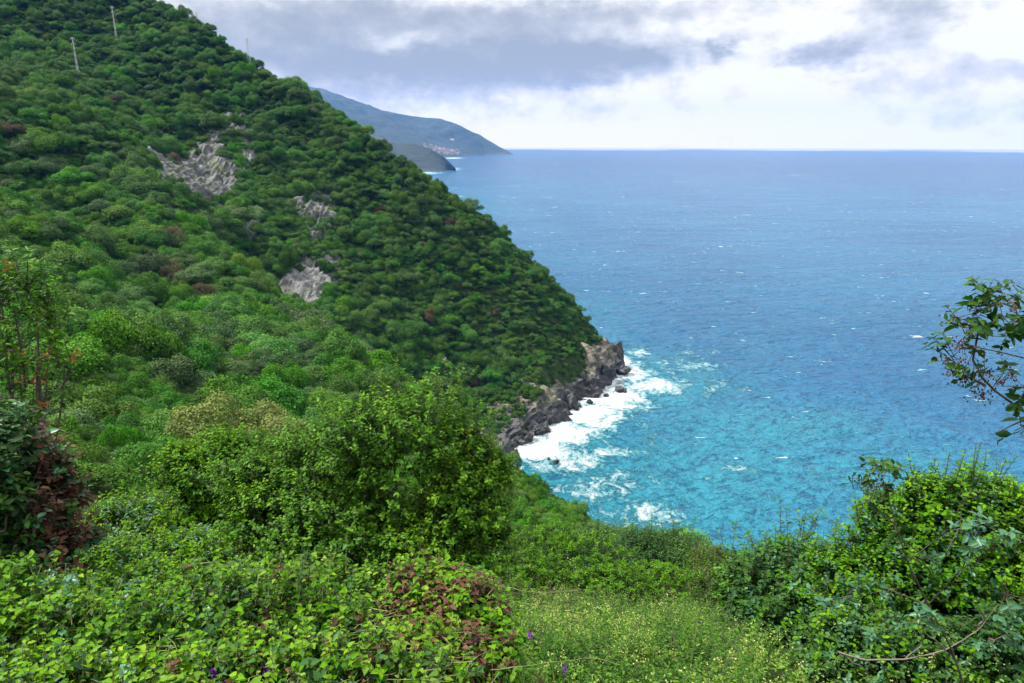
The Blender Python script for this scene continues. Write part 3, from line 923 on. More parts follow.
seg = [tuple(c) for c in coast[5:]]
L = smooth_line(np.array(seg), 1400)
k = np.ones(61) / 61
Ls = np.stack([np.convolve(np.pad(L[:, i], 30, 'edge'), k, 'valid') for i in range(2)], 1)
tan = unit(np.gradient(Ls, axis=0)); nin = np.stack([tan[:, 1], -tan[:, 0]], 1)
if shore(Ls[700:701, 0] + nin[700, 0] * 8, Ls[700:701, 1] + nin[700, 1] * 8)[0] < 0: nin = -nin
cutoff = 760   # the part of the coast that can be seen from the trail
Ls, nin, L = Ls[:cutoff], nin[:cutoff], L[:cutoff]
dd_ = np.linspace(-3.0, 22, 110)
hx = Ls[:, 0][None] + nin[:, 0][None] * dd_[:, None]; hy = Ls[:, 1][None] + nin[:, 1][None] * dd_[:, None]
hz = ground(hx, hy)
hz = np.where(dd_[:, None] < 0, dd_[:, None] * 1.9 - 1.0, hz)
arc = np.arange(len(Ls))[None] * np.linalg.norm(np.diff(Ls, axis=0), axis=1).mean() + 0 * hz
hmax = 8.5 + 9 * fbm(arc / 22, 0 * arc, 0, 3, 33) + 5 * fbm(arc / 6, 0 * arc, 0, 2, 34)
proud = 0.7 + 2.8 * fbm((hx + 0.5 * hz) / 8, hy / 8, hz / 22, 4, 21, ridged=True) + 3.0 * fbm(arc / 13, hz / 70, 0, 3, 22, ridged=True) + 1.7 * fbm((hx + .6 * hz) / 3.2, hy / 3.2, (hz - .3 * hx) / 2.2, 4, 25, ridged=True)
proud = proud + 2.4 * np.clip(1 - hz / 8, 0, 1) * (0.4 + fbm(arc / 6, hz * 0, 0, 3, 28))
proud = np.where(hz > hmax, proud - (hz - hmax) * 1.1, proud)
proud = proud + 1.1 * np.abs(fbm((hx + hz) / 1.5, hy / 1.5, (hz - .4 * hx) / 1.1, 3, 41))
proud = np.maximum(proud, -3.0)
hx = hx - nin[:, 0][None] * proud * 0.88; hy = hy - nin[:, 1][None] * proud * 0.88
hz = hz + 0.47 * proud + 0.5 * fbm(hx / 3, hy / 3, hz / 3, 3, 29)
me = np_mesh("cliff", np.stack([hx, hy, hz], -1).reshape(-1, 3), quads=grid_quads(*hx.shape), mats=[MT_CLIFF])
tag(obj("cliff", me), kind='structure')

def boulder(seed, r, jag=0.75, sub=4):
    rs = np.random.default_rng(seed)
    bm = bmesh.new(); bmesh.ops.create_icosphere(bm, subdivisions=sub, radius=1.0)
    v = np.array([q.co[:] for q in bm.verts])
    for _ in range(16):     # flat fracture faces
        n = unit(rs.normal(size=3)); d = rs.uniform(0.45, 0.8)
        t = v @ n; v = v - np.where(t > d, t - d, 0)[:, None] * n
    f = 1 + jag * fbm(v[:, 0] * 1.6 + seed, v[:, 1] * 1.6, v[:, 2] * 1.6, 4, seed, ridged=True)
    v = v * f[:, None] * np.array(r)
    for q, c in zip(bm.verts, v): q.co = c
    me = bpy.data.meshes.new("sea_rock"); bm.to_mesh(me); bm.free(); me.materials.append(MT_SEAROCK)
    return me
def rock(px, py, r, seed, label, group=None, up=0.15):
    p = SEA(px, py)
    o = obj("sea_rock", boulder(seed, r)); o.location = (p[0], p[1], r[2] * up); o.rotation_euler = (random.uniform(-.2, .2), random.uniform(-.3, .3), random.uniform(0, 6))
    return tag(o, label, "rock", group)
rock(613, 368, (6.5, 7, 9), 1, "tall black rock stack at the very tip of the headland", up=.5)
rock(622, 374, (4.5, 4, 4.5), 2, "low black rock furthest out to sea off the headland tip")
rock(602, 381, (5.5, 6, 8), 3, "blocky black rock just inside the headland tip beside the stack", up=.45)
rock(619, 391, (3.2, 2.4, 2.2), 4, "small flat black rock awash below the tip stack")
rock(585, 393, (6, 5, 7), 5, "broad dark buttress rock standing in white surf midway along the cliff", up=.4)
RK = "dark rocks in the surf along the cliff foot"
for i, (px, py, s) in enumerate([(595, 397, 3.0), (574, 399, 3.4), (566, 407, 3.8), (560, 411, 2.6), (553, 419, 3.2), (546, 424, 2.6), (541, 431, 3.2), (533, 433, 2.8), (527, 440, 3.2), (518, 443, 2.8), (512, 447, 2.2), (576, 410, 1.2), (606, 397, 1.6), (590, 403, 1.3), (556, 463, 1.0), (549, 459, .8), (570, 415, 1.0)]):
    rock(px, py, (s * random.uniform(.9, 1.3), s * random.uniform(.8, 1.2), s * random.uniform(.9, 1.5)), 20 + i, "dark jagged rock in the white surf along the cliff foot", RK, .25)

def hit(px, py, y0=15.0, y1=760.0):
    d = ray(px, py)
    Y = np.linspace(y0, y1, 1500)
    X = d[0] / d[1] * Y; Z = H + d[2] / d[1] * Y
    g = ground(X, Y) > Z
    i = int(np.argmax(g)) if g.any() else int(np.argmax((ground(X, Y) - Z) - 1e9 * (Y < 250)))
    return np.array([X[i], Y[i], float(ground(X[i:i + 1], Y[i:i + 1])[0])])

for q, (px, py, rx, ry, Y, lab) in enumerate(SCARS):
    c = hit(px, py, Y - 70)
    n = 130
    e = 1.5
    d = 3.0
    gxn = float(ground(c[:1] + d, c[1:2])[0] - ground(c[:1] - d, c[1:2])[0]) / (2 * d); gyn = float(ground(c[:1], c[1:2] + d)[0] - ground(c[:1], c[1:2] - d)[0]) / (2 * d)
    nrm = unit(np.array([-gxn, -gyn, 1.0]))
    mpp = c[1] / F_PX
    ex = np.array([1.0, 0, gxn]); ex = unit(ex); ey = np.cross(nrm, ex)
    s_, t_ = np.meshgrid(np.linspace(-e, e, n), np.linspace(-e, e, n))
    fy = max(abs((ey @ np.array([0, -ST * 0, 1]))), 0.35)
    base = c + ex * (s_ * rx * mpp)[..., None] + ey * (t_ * ry * mpp / fy)[..., None]
    z = ground(base[..., 0], base[..., 1])
    rr_ = np.hypot(s_, t_) + 0.35 * fbm(s_ * 1.4 + q * 5, t_ * 1.4, 0, 3, 50 + q)
    lift = 1.4 * np.clip((1.15 - rr_) * 3, -2, 1) + np.where(rr_ < 1.1, 1, 0.2) * ((3.0 if q != 1 else 1.4) * fbm((base[..., 0] + .5 * z) / 7, base[..., 1] / 7, z / 9, 5, 60 + q, ridged=True, gain=.6) + (1.5 if q != 1 else 1.0) * fbm(base[..., 0] / 2.2, base[..., 1] / 6, z / 8, 3, 160 + q, ridged=True))
    V = np.stack([base[..., 0], base[..., 1], z], -1) + nrm * lift[..., None]
    me = np_mesh("rock_outcrop", V.reshape(-1, 3), quads=grid_quads(n, n), mats=[MT_SLAB if q == 1 else MT_SCAR])
    tag(obj("rock_outcrop", me), lab, "bare rock")

# ------------------------------------------------------------------ pylons on the slope
MT_STEEL = bpy.data.materials.new("galvanised steel"); MT_STEEL.use_nodes = True
_p = MT_STEEL.node_tree.nodes['Principled BSDF']; _p.inputs['Base Color'].default_value = (0.42, 0.44, 0.44, 1); _p.inputs['Roughness'].default_value = 0.55
def pylon(base, h, w, label):
    root = empty("pylon", base)
    tag(root, label, "pylon", "pylons on the slope")
    cs = [(-1, -1), (1, -1), (1, 1), (-1, 1)]
    for (a, b) in cs:
        A = Acc(); A.add(polytube([[a * w, b * w, -1], [a * w * .25, b * w * .25, h]], [0.06, 0.045], 5)); obj("leg", A.mesh("leg", [MT_STEEL]), root)
    A = Acc()
    for k_ in range(7):
        t0, t1 = k_ / 7, (k_ + 1) / 7
        for i in range(4):
            (a, b), (a2, b2) = cs[i], cs[(i + 1) % 4]
            f0, f1 = w * (1 - .75 * t0), w * (1 - .75 * t1)
            A.add(tubes([[a * f0, b * f0, h * t0], [a2 * f0, b2 * f0, h * t0]], [[a2 * f1, b2 * f1, h * t1], [a * f1, b * f1, h * t1]], .025, .025))
    obj("bracing", A.mesh("bracing", [MT_STEEL]), root)
    for z in (0.99, 0.88):
        A = Acc(); A.add(polytube([[-w * 1.8, 0, h * z], [0, 0, h * z + .3], [w * 1.8, 0, h * z]], [.06, .10, .06], 5)); ca = obj("cross_arm", A.mesh("cross_arm", [MT_STEEL]), root)
        for sx_ in (-1, 1):
            A = Acc(); A.add(polytube([[sx_ * w * 1.7, 0, h * z], [sx_ * w * 1.7, 0, h * z - 0.8]], [.12, .08], 5)); obj("insulator", A.mesh("insulator", [MT_STEEL]), ca)
for (px, pb, pt, wd, lab) in [(80, 84, 45, 0.55, "pale lattice pylon standing lowest on the wooded slope, nearest of the line"), (118, 48, 14, 0.5, "pale lattice pylon second up the wooded slope, above the lowest one"),
                              (198, 26, 11, .9, "faint lattice pylon just under the skyline of the wooded ridge"), (248, 50, 28, .9, "small dark pylon breaking the skyline against the clouds")]:
    b = hit(px, pb, 250)
    m_ = (b[1]) / F_PX
    pylon(b, (pb - pt) * m_ * 1.02, wd, lab)

# ------------------------------------------------------------------ far village
from mathutils.bvhtree import BVHTree
def bvh_of(o):
    me = o.data
    return BVHTree.FromPolygons([v.co.copy() for v in me.vertices], [tuple(p.vertices) for p in me.polygons])
BV = bvh_of(far_hill)
def plain(name, c, rough=0.85):
    m, N, p = material(name)
    oi = N.node('ShaderNodeObjectInfo')
    N.l.new(N.mix(oi.outputs['Random'], tuple(x * 0.8 for x in c), tuple(min(1, x * 1.2) for x in c)), p.inputs['Base Color']); p.inputs['Roughness'].default_value = rough
    return m
HW = [plain("pink plaster", (0.26, 0.215, 0.20)), plain("cream plaster", (0.33, 0.29, 0.24)), plain("ochre plaster", (0.28, 0.23, 0.17))]
HR = plain("clay roof tiles", (0.19, 0.13, 0.11))
def house_mesh(mw, w, d, h):
    V = []; 
    for z in (-8, h):
        V += [(-w, -d, z), (w, -d, z), (w, d, z), (-w, d, z)]
    V += [(-w - .6, -d - .6, h), (w + .6, -d - .6, h), (w + .6, d + .6, h), (-w - .6, d + .6, h), (-w - .6, 0, h + 3.2), (w + .6, 0, h + 3.2)]
    me = bpy.data.meshes.new("house")
    me.from_pydata(V, [], [(0, 1, 5, 4), (1, 2, 6, 5), (2, 3, 7, 6), (3, 0, 4, 7), (8, 9, 13, 12), (10, 11, 12, 13), (8, 12, 11), (9, 10, 13)])
    me.materials.append(mw); me.materials.append(HR)
    for i, pl in enumerate(me.polygons): pl.material_index = 1 if i in (4, 5) else 0
    return me
HM = [house_mesh(HW[i % 3], 7 + 3 * (i % 2), 7, 9 + 4 * (i % 4)) for i in range(6)]
placed = 0
for i in range(400):
    px = random.uniform(424, 459); top = np.interp(px, [424, 435, 445, 459], [146, 147, 150, 151.5]); py = random.uniform(top, np.interp(px, [424, 459], [153, 156]))
    d = Vector(ray(px, py)).normalized()
    h_ = BV.ray_cast(Vector((0, 0, H)), d)
    if h_[0] is None or h_[0].z < 2 or h_[0].y < 4000: continue
    o = obj("house", HM[i % 6]); o.location = h_[0]; o.rotation_euler = (0, 0, random.uniform(-.5, .5))
    tag(o, "tiny pale plastered house of the far village by the sea", "house", "houses of the far seaside village")
    placed += 1
    if placed >= 64: break
print("houses", placed)
h_ = BV.ray_cast(Vector((0, 0, H)), Vector(ray(452, 140)).normalized())
if h_[0] is not None:
    o = obj("house", house_mesh(plain("white plaster", (0.8, 0.8, 0.78)), 16, 8, 9)); o.location = h_[0]
    tag(o, "lone white building on the far mountain above the village", "house")

# ------------------------------------------------------------------ near vegetation
LM = {
    'glossy': leaf_mat("glossy green leaves", [(0.007, 0.030, 0.004), (0.028, 0.097, 0.007), (0.088, 0.215, 0.013), (0.21, 0.34, 0.03)], 0.45, 0.34, rnd=0.05, spec=0.12),
    'fresh': leaf_mat("fresh green leaves", [(0.011, 0.044, 0.005), (0.044, 0.130, 0.009), (0.115, 0.238, 0.016), (0.24, 0.36, 0.035)], 0.45, 0.32, rnd=0.05),
    'deep': leaf_mat("deep green leaves", [(0.008, 0.028, 0.009), (0.020, 0.060, 0.015), (0.045, 0.110, 0.022), (0.09, 0.17, 0.04)], 0.45, 0.28, rnd=0.05, spec=0.14),
    'bluish': leaf_mat("blue green leaves", [(0.015, 0.050, 0.026), (0.035, 0.105, 0.052), (0.070, 0.165, 0.085), (0.14, 0.25, 0.15)], 0.36, 0.22, (0.8, 1.1, 0.6), rnd=0.05, spec=0.2),
    'spurge': leaf_mat("yellow green leaves", [(0.016, 0.044, 0.006), (0.054, 0.125, 0.013), (0.125, 0.220, 0.026), (0.25, 0.33, 0.06)], 0.5, 0.30, rnd=0.05),
    'olive': leaf_mat("pale olive leaves", [(0.032, 0.055, 0.014), (0.080, 0.112, 0.030), (0.145, 0.180, 0.058), (0.22, 0.235, 0.10)], 0.55, 0.25, rnd=0.05),
    'brown': leaf_mat("withered leaves", [(0.018, 0.011, 0.008), (0.055, 0.030, 0.021), (0.11, 0.062, 0.040), (0.13, 0.085, 0.055)], 0.6, 0.2, (1.2, 0.8, 0.5), rnd=0.05),
    'red': leaf_mat("red young leaves", [(0.10, 0.05, 0.02), (0.25, 0.09, 0.04), (0.42, 0.13, 0.06), (0.55, 0.22, 0.10)], 0.45, 0.3, (1.2, 0.8, 0.5), rnd=0.05),
    'herb': leaf_mat("meadow herbs", [(0.014, 0.045, 0.008), (0.042, 0.112, 0.018), (0.100, 0.190, 0.033), (0.19, 0.28, 0.065)], 0.55, 0.3, rnd=0.05),
    'cream': leaf_mat("cream florets", [(0.16, 0.20, 0.05), (0.27, 0.31, 0.09), (0.38, 0.40, 0.15), (0.50, 0.50, 0.24)], 0.6, 0.3, (1, 1, 0.8), rnd=0.05),
    'purple': leaf_mat("purple petals", [(0.14, 0.03, 0.26), (0.22, 0.05, 0.40), (0.32, 0.09, 0.50)], 0.5, 0.3, (1, 0.6, 1.2), rnd=0.05),
    'berry': leaf_mat("red berries", [(0.035, 0.02, 0.014), (0.075, 0.035, 0.024), (0.14, 0.05, 0.035)], 0.4, 0.0, rnd=0.05),
}

def blob(px, py, Y, rx, ry, dep):
    c = W(px, py, Y)
    k_ = np.linalg.norm(c - np.array([0, 0, H])) / math.sqrt(1 + ((px - 512) / F_PX) ** 2 + ((py - 341.5) / F_PX) ** 2) / F_PX
    return c, np.array([rx * k_, dep, ry * k_])

def twig_leaves(acc, wood, B, D, Lt, per, leaf, aspect, shape, r, tint, fold=0.25, droop=0.2, spread=0.8, tw=0.0035, rosette=False, cup=0.3):
    """leaves set spirally along straight twigs B + D*Lt"""
    n = len(B)
    if wood is not None:
        wood.add(tubes(B, B + D * Lt[:, None], tw * 1.3, tw * 0.6, 3), 0.5)
    t = np.linspace(0.18 if not rosette else 0.72, 1.0, per)[None] * np.ones((n, 1))
    t = t + r.uniform(-.04, .04, t.shape)
    ref = np.where(np.abs(D[:, 2:3]) > 0.9, np.array([[1.0, 0, 0]]), np.array([[0, 0, 1.0]]))
    u = unit(np.cross(D, ref)); v = np.cross(D, u)
    ph = r.uniform(0, 6.28, (n, 1)) + np.arange(per)[None] * 2.4
    rad = u[:, None] * np.cos(ph)[..., None] + v[:, None] * np.sin(ph)[..., None]
    tipf = (t ** 2)[..., None]
    ld = unit(D[:, None] * (0.25 + 0.65 * tipf) + rad * spread + r.normal(0, .22, rad.shape))
    nr_ = unit(D[:, None] * 0.75 - rad * cup + np.array([0, 0, 0.55]) + r.normal(0, .30, rad.shape))
    P = B[:, None] + D[:, None] * (Lt[:, None] * t)[..., None]
    P, ld, nr_ = P.reshape(-1, 3), ld.reshape(-1, 3), nr_.reshape(-1, 3)
    Ls_ = leaf * np.repeat(r.uniform(.75, 1.2, n), per) * r.uniform(0.5, 1.3, len(P)) * (1.05 - 0.35 * t.reshape(-1) ** 3)
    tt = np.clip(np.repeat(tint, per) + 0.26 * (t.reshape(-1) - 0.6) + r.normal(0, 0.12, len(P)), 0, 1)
    acc.add(leaves(P, ld, nr_, Ls_, Ls_ * aspect, shape, fold, droop), np.repeat(tt, 6))

def bush(name, label, cat, blobs, n_twig, mat, leaf=0.06, aspect=0.6, shape=LEAF_OVAL, per=9, tlen=0.26, seed=1, group=None, wood=TWIG, shoots=0, shoot_len=0.5,
         base_tint=0.42, upward=0.55, rough=0.22, fill=0.5, stem_r=0.022, rosette=False, spread=0.8, mix=None, nstem=9, part="foliage", droop=0.2, lobes=4):
    r = np.random.default_rng(seed)
    C = np.array([b[0] for b in blobs]); S = np.array([b[1] for b in blobs])
    n0 = len(C)
    sub = []
    for j in range(n0):
        for _ in range(lobes):
            d0 = unit(r.normal(size=3)); d0[2] = abs(d0[2]) * .9 - .1
            sub.append((C[j] + d0 * S[j] * r.uniform(.75, 1.0), S[j] * r.uniform(.22, .42)))
    if sub:
        C = np.vstack([C, [q[0] for q in sub]]); S = np.vstack([S, [q[1] for q in sub]])
    ci = int(np.argmax(S.prod(1)))
    bx, by = C[ci, 0], C[ci, 1] + 0.25 * S[ci, 1]
    gz_ = ground1(bx, by)
    root = empty(name, (bx, by, gz_))
    off = np.array([bx, by, gz_])
    tag(root, label, cat, group)
    area = (S[:, 0] * S[:, 2] + S[:, 1] * S[:, 2] + S[:, 0] * S[:, 1]); w = area / area.sum()
    def sample(n, lo, hi):
        k_ = r.choice(len(C), size=n, p=w)
        d = unit(r.normal(size=(n, 3)))
        d[:, 2] = np.where(d[:, 2] < -0.45, -d[:, 2], d[:, 2])
        f = r.uniform(lo, hi, n) * (1 + rough * fbm(d[:, 0] * 2.3 + k_ * 7, d[:, 1] * 2.3, d[:, 2] * 2.3, 3, seed) + rough * 0.7 * fbm(d[:, 0] * 6 + k_ * 3, d[:, 1] * 6, d[:, 2] * 6, 2, seed + 1))
        P = C[k_] + d * S[k_] * f[:, None]
        q = np.sqrt((((P[:, None] - C[None]) / S[None]) ** 2).sum(2)); q[np.arange(n), k_] = 9
        ok = (q.min(1) > 0.80 * lo) & (P[:, 2] > ground(P[:, 0], P[:, 1]) + 0.04)
        return P[ok], unit(d / S[k_])[ok], k_[ok]
    acc, wd = Acc(), Acc()
    accs = [acc] + [Acc() for _ in (mix or [])]
    P, d, k_ = sample(n_twig, 0.80, 1.0)
    tb = r.uniform(-.12, .12, len(C))
    def put(P, d, k_, tl, tint, perr):
        D = unit(d * 0.75 + np.array([0, 0, upward]) + r.normal(0, 0.33, P.shape))
        Lt = tl * r.uniform(0.6, 1.3, len(P))
        B = P - D * Lt[:, None] * 0.6
        sel = np.zeros(len(P), int)
        for mi, (mm, fr, fn) in enumerate(mix or []):
            pr = fr if fn is None else fr * fn(P)
            sel = np.where(r.random(len(P)) < pr, mi + 1, sel)
        for mi in range(len(accs)):
            s_ = sel == mi
            if s_.any():
                twig_leaves(accs[mi], wd, B[s_], D[s_], Lt[s_], perr, leaf, aspect, shape, r, tint[s_], spread=spread, rosette=rosette, droop=droop)
    clump = 0.16 * fbm(P[:, 0] / (tlen * 2.5), P[:, 1] / (tlen * 2.5), P[:, 2] / (tlen * 2.5), 2, seed + 5)
    put(P, d, k_, tlen, base_tint + tb[k_] + clump, per)
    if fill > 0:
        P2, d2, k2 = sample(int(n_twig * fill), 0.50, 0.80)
        put(P2, d2, k2, tlen, np.full(len(P2), base_tint - 0.30), per)  # inner leaves darkened: shade inside the bush put into their tint
    if shoots:
        P3, d3, k3 = sample(shoots * 5, 0.86, 1.0)
        o_ = np.argsort(-(P3[:, 2] - C[k3, 2]) / S[k3, 2] + 0.4 * r.random(len(P3)))[:shoots]
        D = unit(np.array([0, 0, 1.0]) + d3[o_] * 0.35 + r.normal(0, .16, (len(o_), 3)))
        Lt = shoot_len * r.uniform(.5, 1.2, len(o_))
        twig_leaves(acc, wd, P3[o_] - D * .1, D, Lt, int(per * 2.0), leaf, aspect, shape, r, np.full(len(o_), base_tint + .05), spread=spread, tw=0.005)
    # limbs from the root to the inside of the crown
    st = Acc()
    for i in range(nstem):
        kk = i % len(C) if i < len(C) else int(r.choice(len(C), p=w))
        e = C[kk] + unit(r.normal(size=3)) * S[kk] * r.uniform(.3, .8)
        if e[2] < gz_ + 0.2: e[2] = gz_ + 0.2 + 0.4 * S[kk][2]
        b0 = off + np.array([r.uniform(-.15, .15), r.uniform(-.15, .15), -0.25])
        mid_ = b0 * 0.5 + e * 0.5 + np.array([r.uniform(-.1, .1), r.uniform(-.1, .1), 0.12 * np.linalg.norm(e - b0)])
        q1 = b0 * .7 + mid_ * .3 + np.array([0, 0, .05])
        pp = np.array([b0, q1, mid_, mid_ * .5 + e * .5 + r.uniform(-.05, .05, 3), e])
        st.add(polytube(pp - off, np.array([1, .85, .6, .42, .2]) * stem_r * r.uniform(.6, 1.2), 6), 0.5)
        nb = 5
        for j in range(nb):
            s0 = pp[2] * (1 - j / nb) + pp[4] * (j / nb)
            e2 = s0 + unit(r.normal(size=3) + np.array([0, 0, .4])) * S[kk].mean() * r.uniform(.3, .6)
            st.add(polytube(np.array([s0, s0 * .5 + e2 * .5 + r.uniform(-.04, .04, 3), e2]) - off, np.array([.35, .25, .12]) * stem_r, 4), .5)
    for a_ in accs + [wd]:
        a_.v = [v - off for v in a_.v]
    for a_, mm in zip(accs, [mat] + [m[0] for m in (mix or [])]):
        if a_.n:
            o = obj(part, a_.mesh(part, [LM[mm]]), root)
            if mm in ('brown', 'red'): o['label'] = {'brown': "withered brown leaves", 'red': "red young leaf tips"}[mm]
    obj("stem", st.mesh("stem", [wood], True), root)
    if wd.n: obj("twigs", wd.mesh("twigs", [wood]), root)
    return root

B_ = blob
# central large shrub and its lighter neighbour
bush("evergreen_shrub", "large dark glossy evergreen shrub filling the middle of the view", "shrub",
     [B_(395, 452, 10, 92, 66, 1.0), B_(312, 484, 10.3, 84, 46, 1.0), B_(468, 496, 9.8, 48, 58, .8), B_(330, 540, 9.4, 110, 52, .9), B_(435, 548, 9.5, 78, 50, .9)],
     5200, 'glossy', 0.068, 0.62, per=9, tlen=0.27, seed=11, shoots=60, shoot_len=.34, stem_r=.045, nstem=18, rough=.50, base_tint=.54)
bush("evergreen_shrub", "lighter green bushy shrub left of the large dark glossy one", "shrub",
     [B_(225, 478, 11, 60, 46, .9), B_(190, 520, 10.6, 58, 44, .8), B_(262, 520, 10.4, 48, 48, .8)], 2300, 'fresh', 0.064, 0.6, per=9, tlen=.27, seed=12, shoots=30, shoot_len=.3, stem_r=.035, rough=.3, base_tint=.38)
bush("low_shrub", "low leafy shrub with blue green sprays between the brown leaves and the creeper", "shrub",
     [B_(128, 530, 7.6, 46, 34, .6), B_(176, 565, 7.0, 56, 28, .5), B_(100, 575, 6.6, 50, 32, .5)], 1200, 'fresh', 0.062, 0.42, LEAF_LANCE, per=9, tlen=.25, seed=13, shoots=16, shoot_len=.3,
     mix=[('bluish', .22, None)], base_tint=.42)
# left edge
bush("strawberry_tree", "thin leggy sapling with red leaf tips at the left edge", "small tree",
     [B_(22, 330, 6.2, 40, 46, .6), B_(5, 300, 6.0, 36, 36, .5), B_(40, 395, 6.0, 46, 44, .6), B_(0, 400, 5.8, 50, 60, .6)], 270, 'glossy', 0.072, 0.4, LEAF_LANCE, per=9, tlen=.25, seed=14, shoots=14, shoot_len=.4,
     mix=[('red', .05, None), ('bluish', .12, lambda P: (P[:, 2] < H - 2.4) * 1.0)], fill=.35, stem_r=.03, nstem=9, wood=BARK, base_tint=.42)
bush("overgrown_bush", "dark bush with withered brown leaves on its right side at the left edge", "bush",
     [B_(22, 500, 4.6, 46, 62, .45), B_(0, 455, 4.5, 46, 50, .4), B_(50, 505, 4.7, 26, 56, .35), B_(-20, 540, 4.4, 60, 60, .5), B_(48, 556, 4.5, 34, 34, .35), B_(10, 580, 4.2, 46, 34, .4)], 1050, 'deep', 0.062, 0.6, per=8, tlen=.2, seed=15,
     mix=[('brown', .7, lambda P: np.clip((to_px(P[:, 0], P[:, 1], P[:, 2])[0] - 22) / 25, 0, 1)), ('bluish', .12, None)], base_tint=.4, stem_r=.03, wood=BARK)
# creeper mounds along the bottom
bush("creeper_mound", "heart leaved creeper covering a low mound in the bottom left corner", "creeper",
     [B_(70, 650, 3.35, 120, 44, .5), B_(10, 625, 3.5, 70, 50, .4), B_(130, 610, 4.1, 70, 28, .4), B_(60, 700, 2.9, 120, 40, .3)], 1200, 'fresh', 0.050, 0.72, LEAF_HEART, per=7, tlen=.17, seed=16, wood=VINE,
     mix=[('bluish', .10, None), ('deep', .15, None)], base_tint=.46, stem_r=.012, rough=.55, upward=.8, droop=.35)
bush("creeper_mound", "bright creeper tangled over the broad mound at bottom centre left", "creeper",
     [B_(250, 635, 3.6, 120, 46, .5), B_(335, 612, 4.2, 95, 32, .45), B_(220, 605, 4.3, 80, 26, .4), B_(330, 690, 3.0, 150, 44, .35), B_(200, 700, 2.9, 100, 40, .3)], 1750, 'spurge', 0.049, 0.72, LEAF_HEART, per=7, tlen=.17, seed=17,
     wood=VINE, mix=[('fresh', .45, None), ('deep', .22, None), ('brown', .05, None)], base_tint=.43, stem_r=.012, rough=.55, upward=.8, droop=.35)
bush("overgrown_bush", "reddish brown withered bush under green creeper beside the flowering grass", "bush",
     [B_(455, 628, 3.9, 58, 50, .4), B_(430, 600, 4.1, 45, 32, .35), B_(475, 670, 3.5, 50, 44, .35), B_(420, 680, 3.3, 60, 44, .3)], 1250, 'glossy', 0.055, 0.7, LEAF_HEART, per=7, tlen=.17, seed=18, wood=VINE,
     mix=[('brown', .50, None), ('spurge', .3, None)], base_tint=.42, stem_r=.014, rough=.3, droop=.35)
# middle distance bushes
bush("spurge_bush", "pale yellow green spurge bush with upright leaf rosettes beside the large shrub", "bush",
     [B_(545, 558, 13.2, 46, 30, .8), B_(592, 566, 12.6, 44, 28, .8), B_(525, 585, 12.2, 40, 26, .7)], 850, 'fresh', 0.10, 0.26, LEAF_LANCE, per=12, tlen=.32, seed=19, rosette=True, upward=1.2, base_tint=.34, spread=.8, rough=.5, mix=[('spurge', .30, None), ('deep', .25, None)], shoots=30, shoot_len=.4)
bush("spurge_bush", "small dark bush with pale shoots in front of the upright shoots above the grass", "bush",
     [B_(612, 590, 11.6, 40, 22, .6), B_(655, 588, 12.2, 36, 24, .6)], 520, 'glossy', 0.08, 0.3, LEAF_LANCE, per=11, tlen=.26, seed=20, rosette=True, upward=1.1, base_tint=.45)
bush("upright_bush", "dark green bush with many upright shoots against the turquoise water", "bush",
     [B_(640, 562, 16, 44, 26, .9), B_(677, 560, 16.3, 36, 24, .9), B_(600, 548, 17, 36, 20, .8)], 1700, 'deep', 0.085, 0.42, LEAF_LANCE, per=10, tlen=.34, seed=21, upward=1.1, shoots=40, shoot_len=.75, base_tint=.5)
bush("rounded_bush", "rounded brownish green bush just right of the upright shoots", "bush",
     [B_(714, 573, 15, 30, 25, .8), B_(742, 590, 14, 30, 26, .8), B_(700, 596, 13.5, 40, 22, .7)], 1700, 'olive', 0.05, 0.45, per=10, tlen=.24, seed=22, base_tint=.32, mix=[('glossy', .5, None)])
bush("carob_shrub", "dark broad leaved shrub with ragged shoots left of the big right hand bush", "shrub",
     [B_(785, 585, 8.2, 42, 42, .7), B_(755, 610, 8.0, 34, 36, .6), B_(815, 610, 7.6, 40, 46, .6), B_(775, 640, 7.2, 40, 32, .5)], 1150, 'deep', 0.085, 0.55, per=9, tlen=.3, seed=23, shoots=34, shoot_len=.75,
     mix=[('glossy', .4, None), ('bluish', .10, None)], base_tint=.46, rough=.35)
# right hand bush
bush("mastic_bush", "big bright green leafy bush rising at the right edge", "bush",
     [B_(905, 545, 6.4, 58, 46, .6), B_(962, 520, 6.2, 66, 46, .6), B_(1015, 536, 6.0, 46, 46, .6), B_(880, 600, 6.0, 62, 56, .6), B_(930, 600, 6.3, 60, 50, .6), B_(960, 600, 5.7, 80, 66, .6), B_(1040, 600, 5.6, 60, 90, .6), B_(1080, 570, 5.8, 60, 84, .6)],
     4000, 'glossy', 0.056, 0.62, per=9, tlen=.22, seed=24, shoots=130, shoot_len=.42, base_tint=.46, rough=.4, stem_r=.035, nstem=14, fill=.9, mix=[('deep', .15, None), ('fresh', .12, None), ('bluish', .06, None)])
bush("mastic_bush", "shadowy lower bush in the bottom right corner below the bright one", "bush",
     [B_(860, 655, 5.2, 56, 44, .5), B_(940, 670, 4.8, 80, 44, .45), B_(1020, 670, 4.6, 60, 60, .45)], 1300, 'deep', 0.055, 0.6, per=9, tlen=.2, seed=25, base_tint=.45, fill=.8, mix=[('glossy', .35, None), ('bluish', .12, None)])

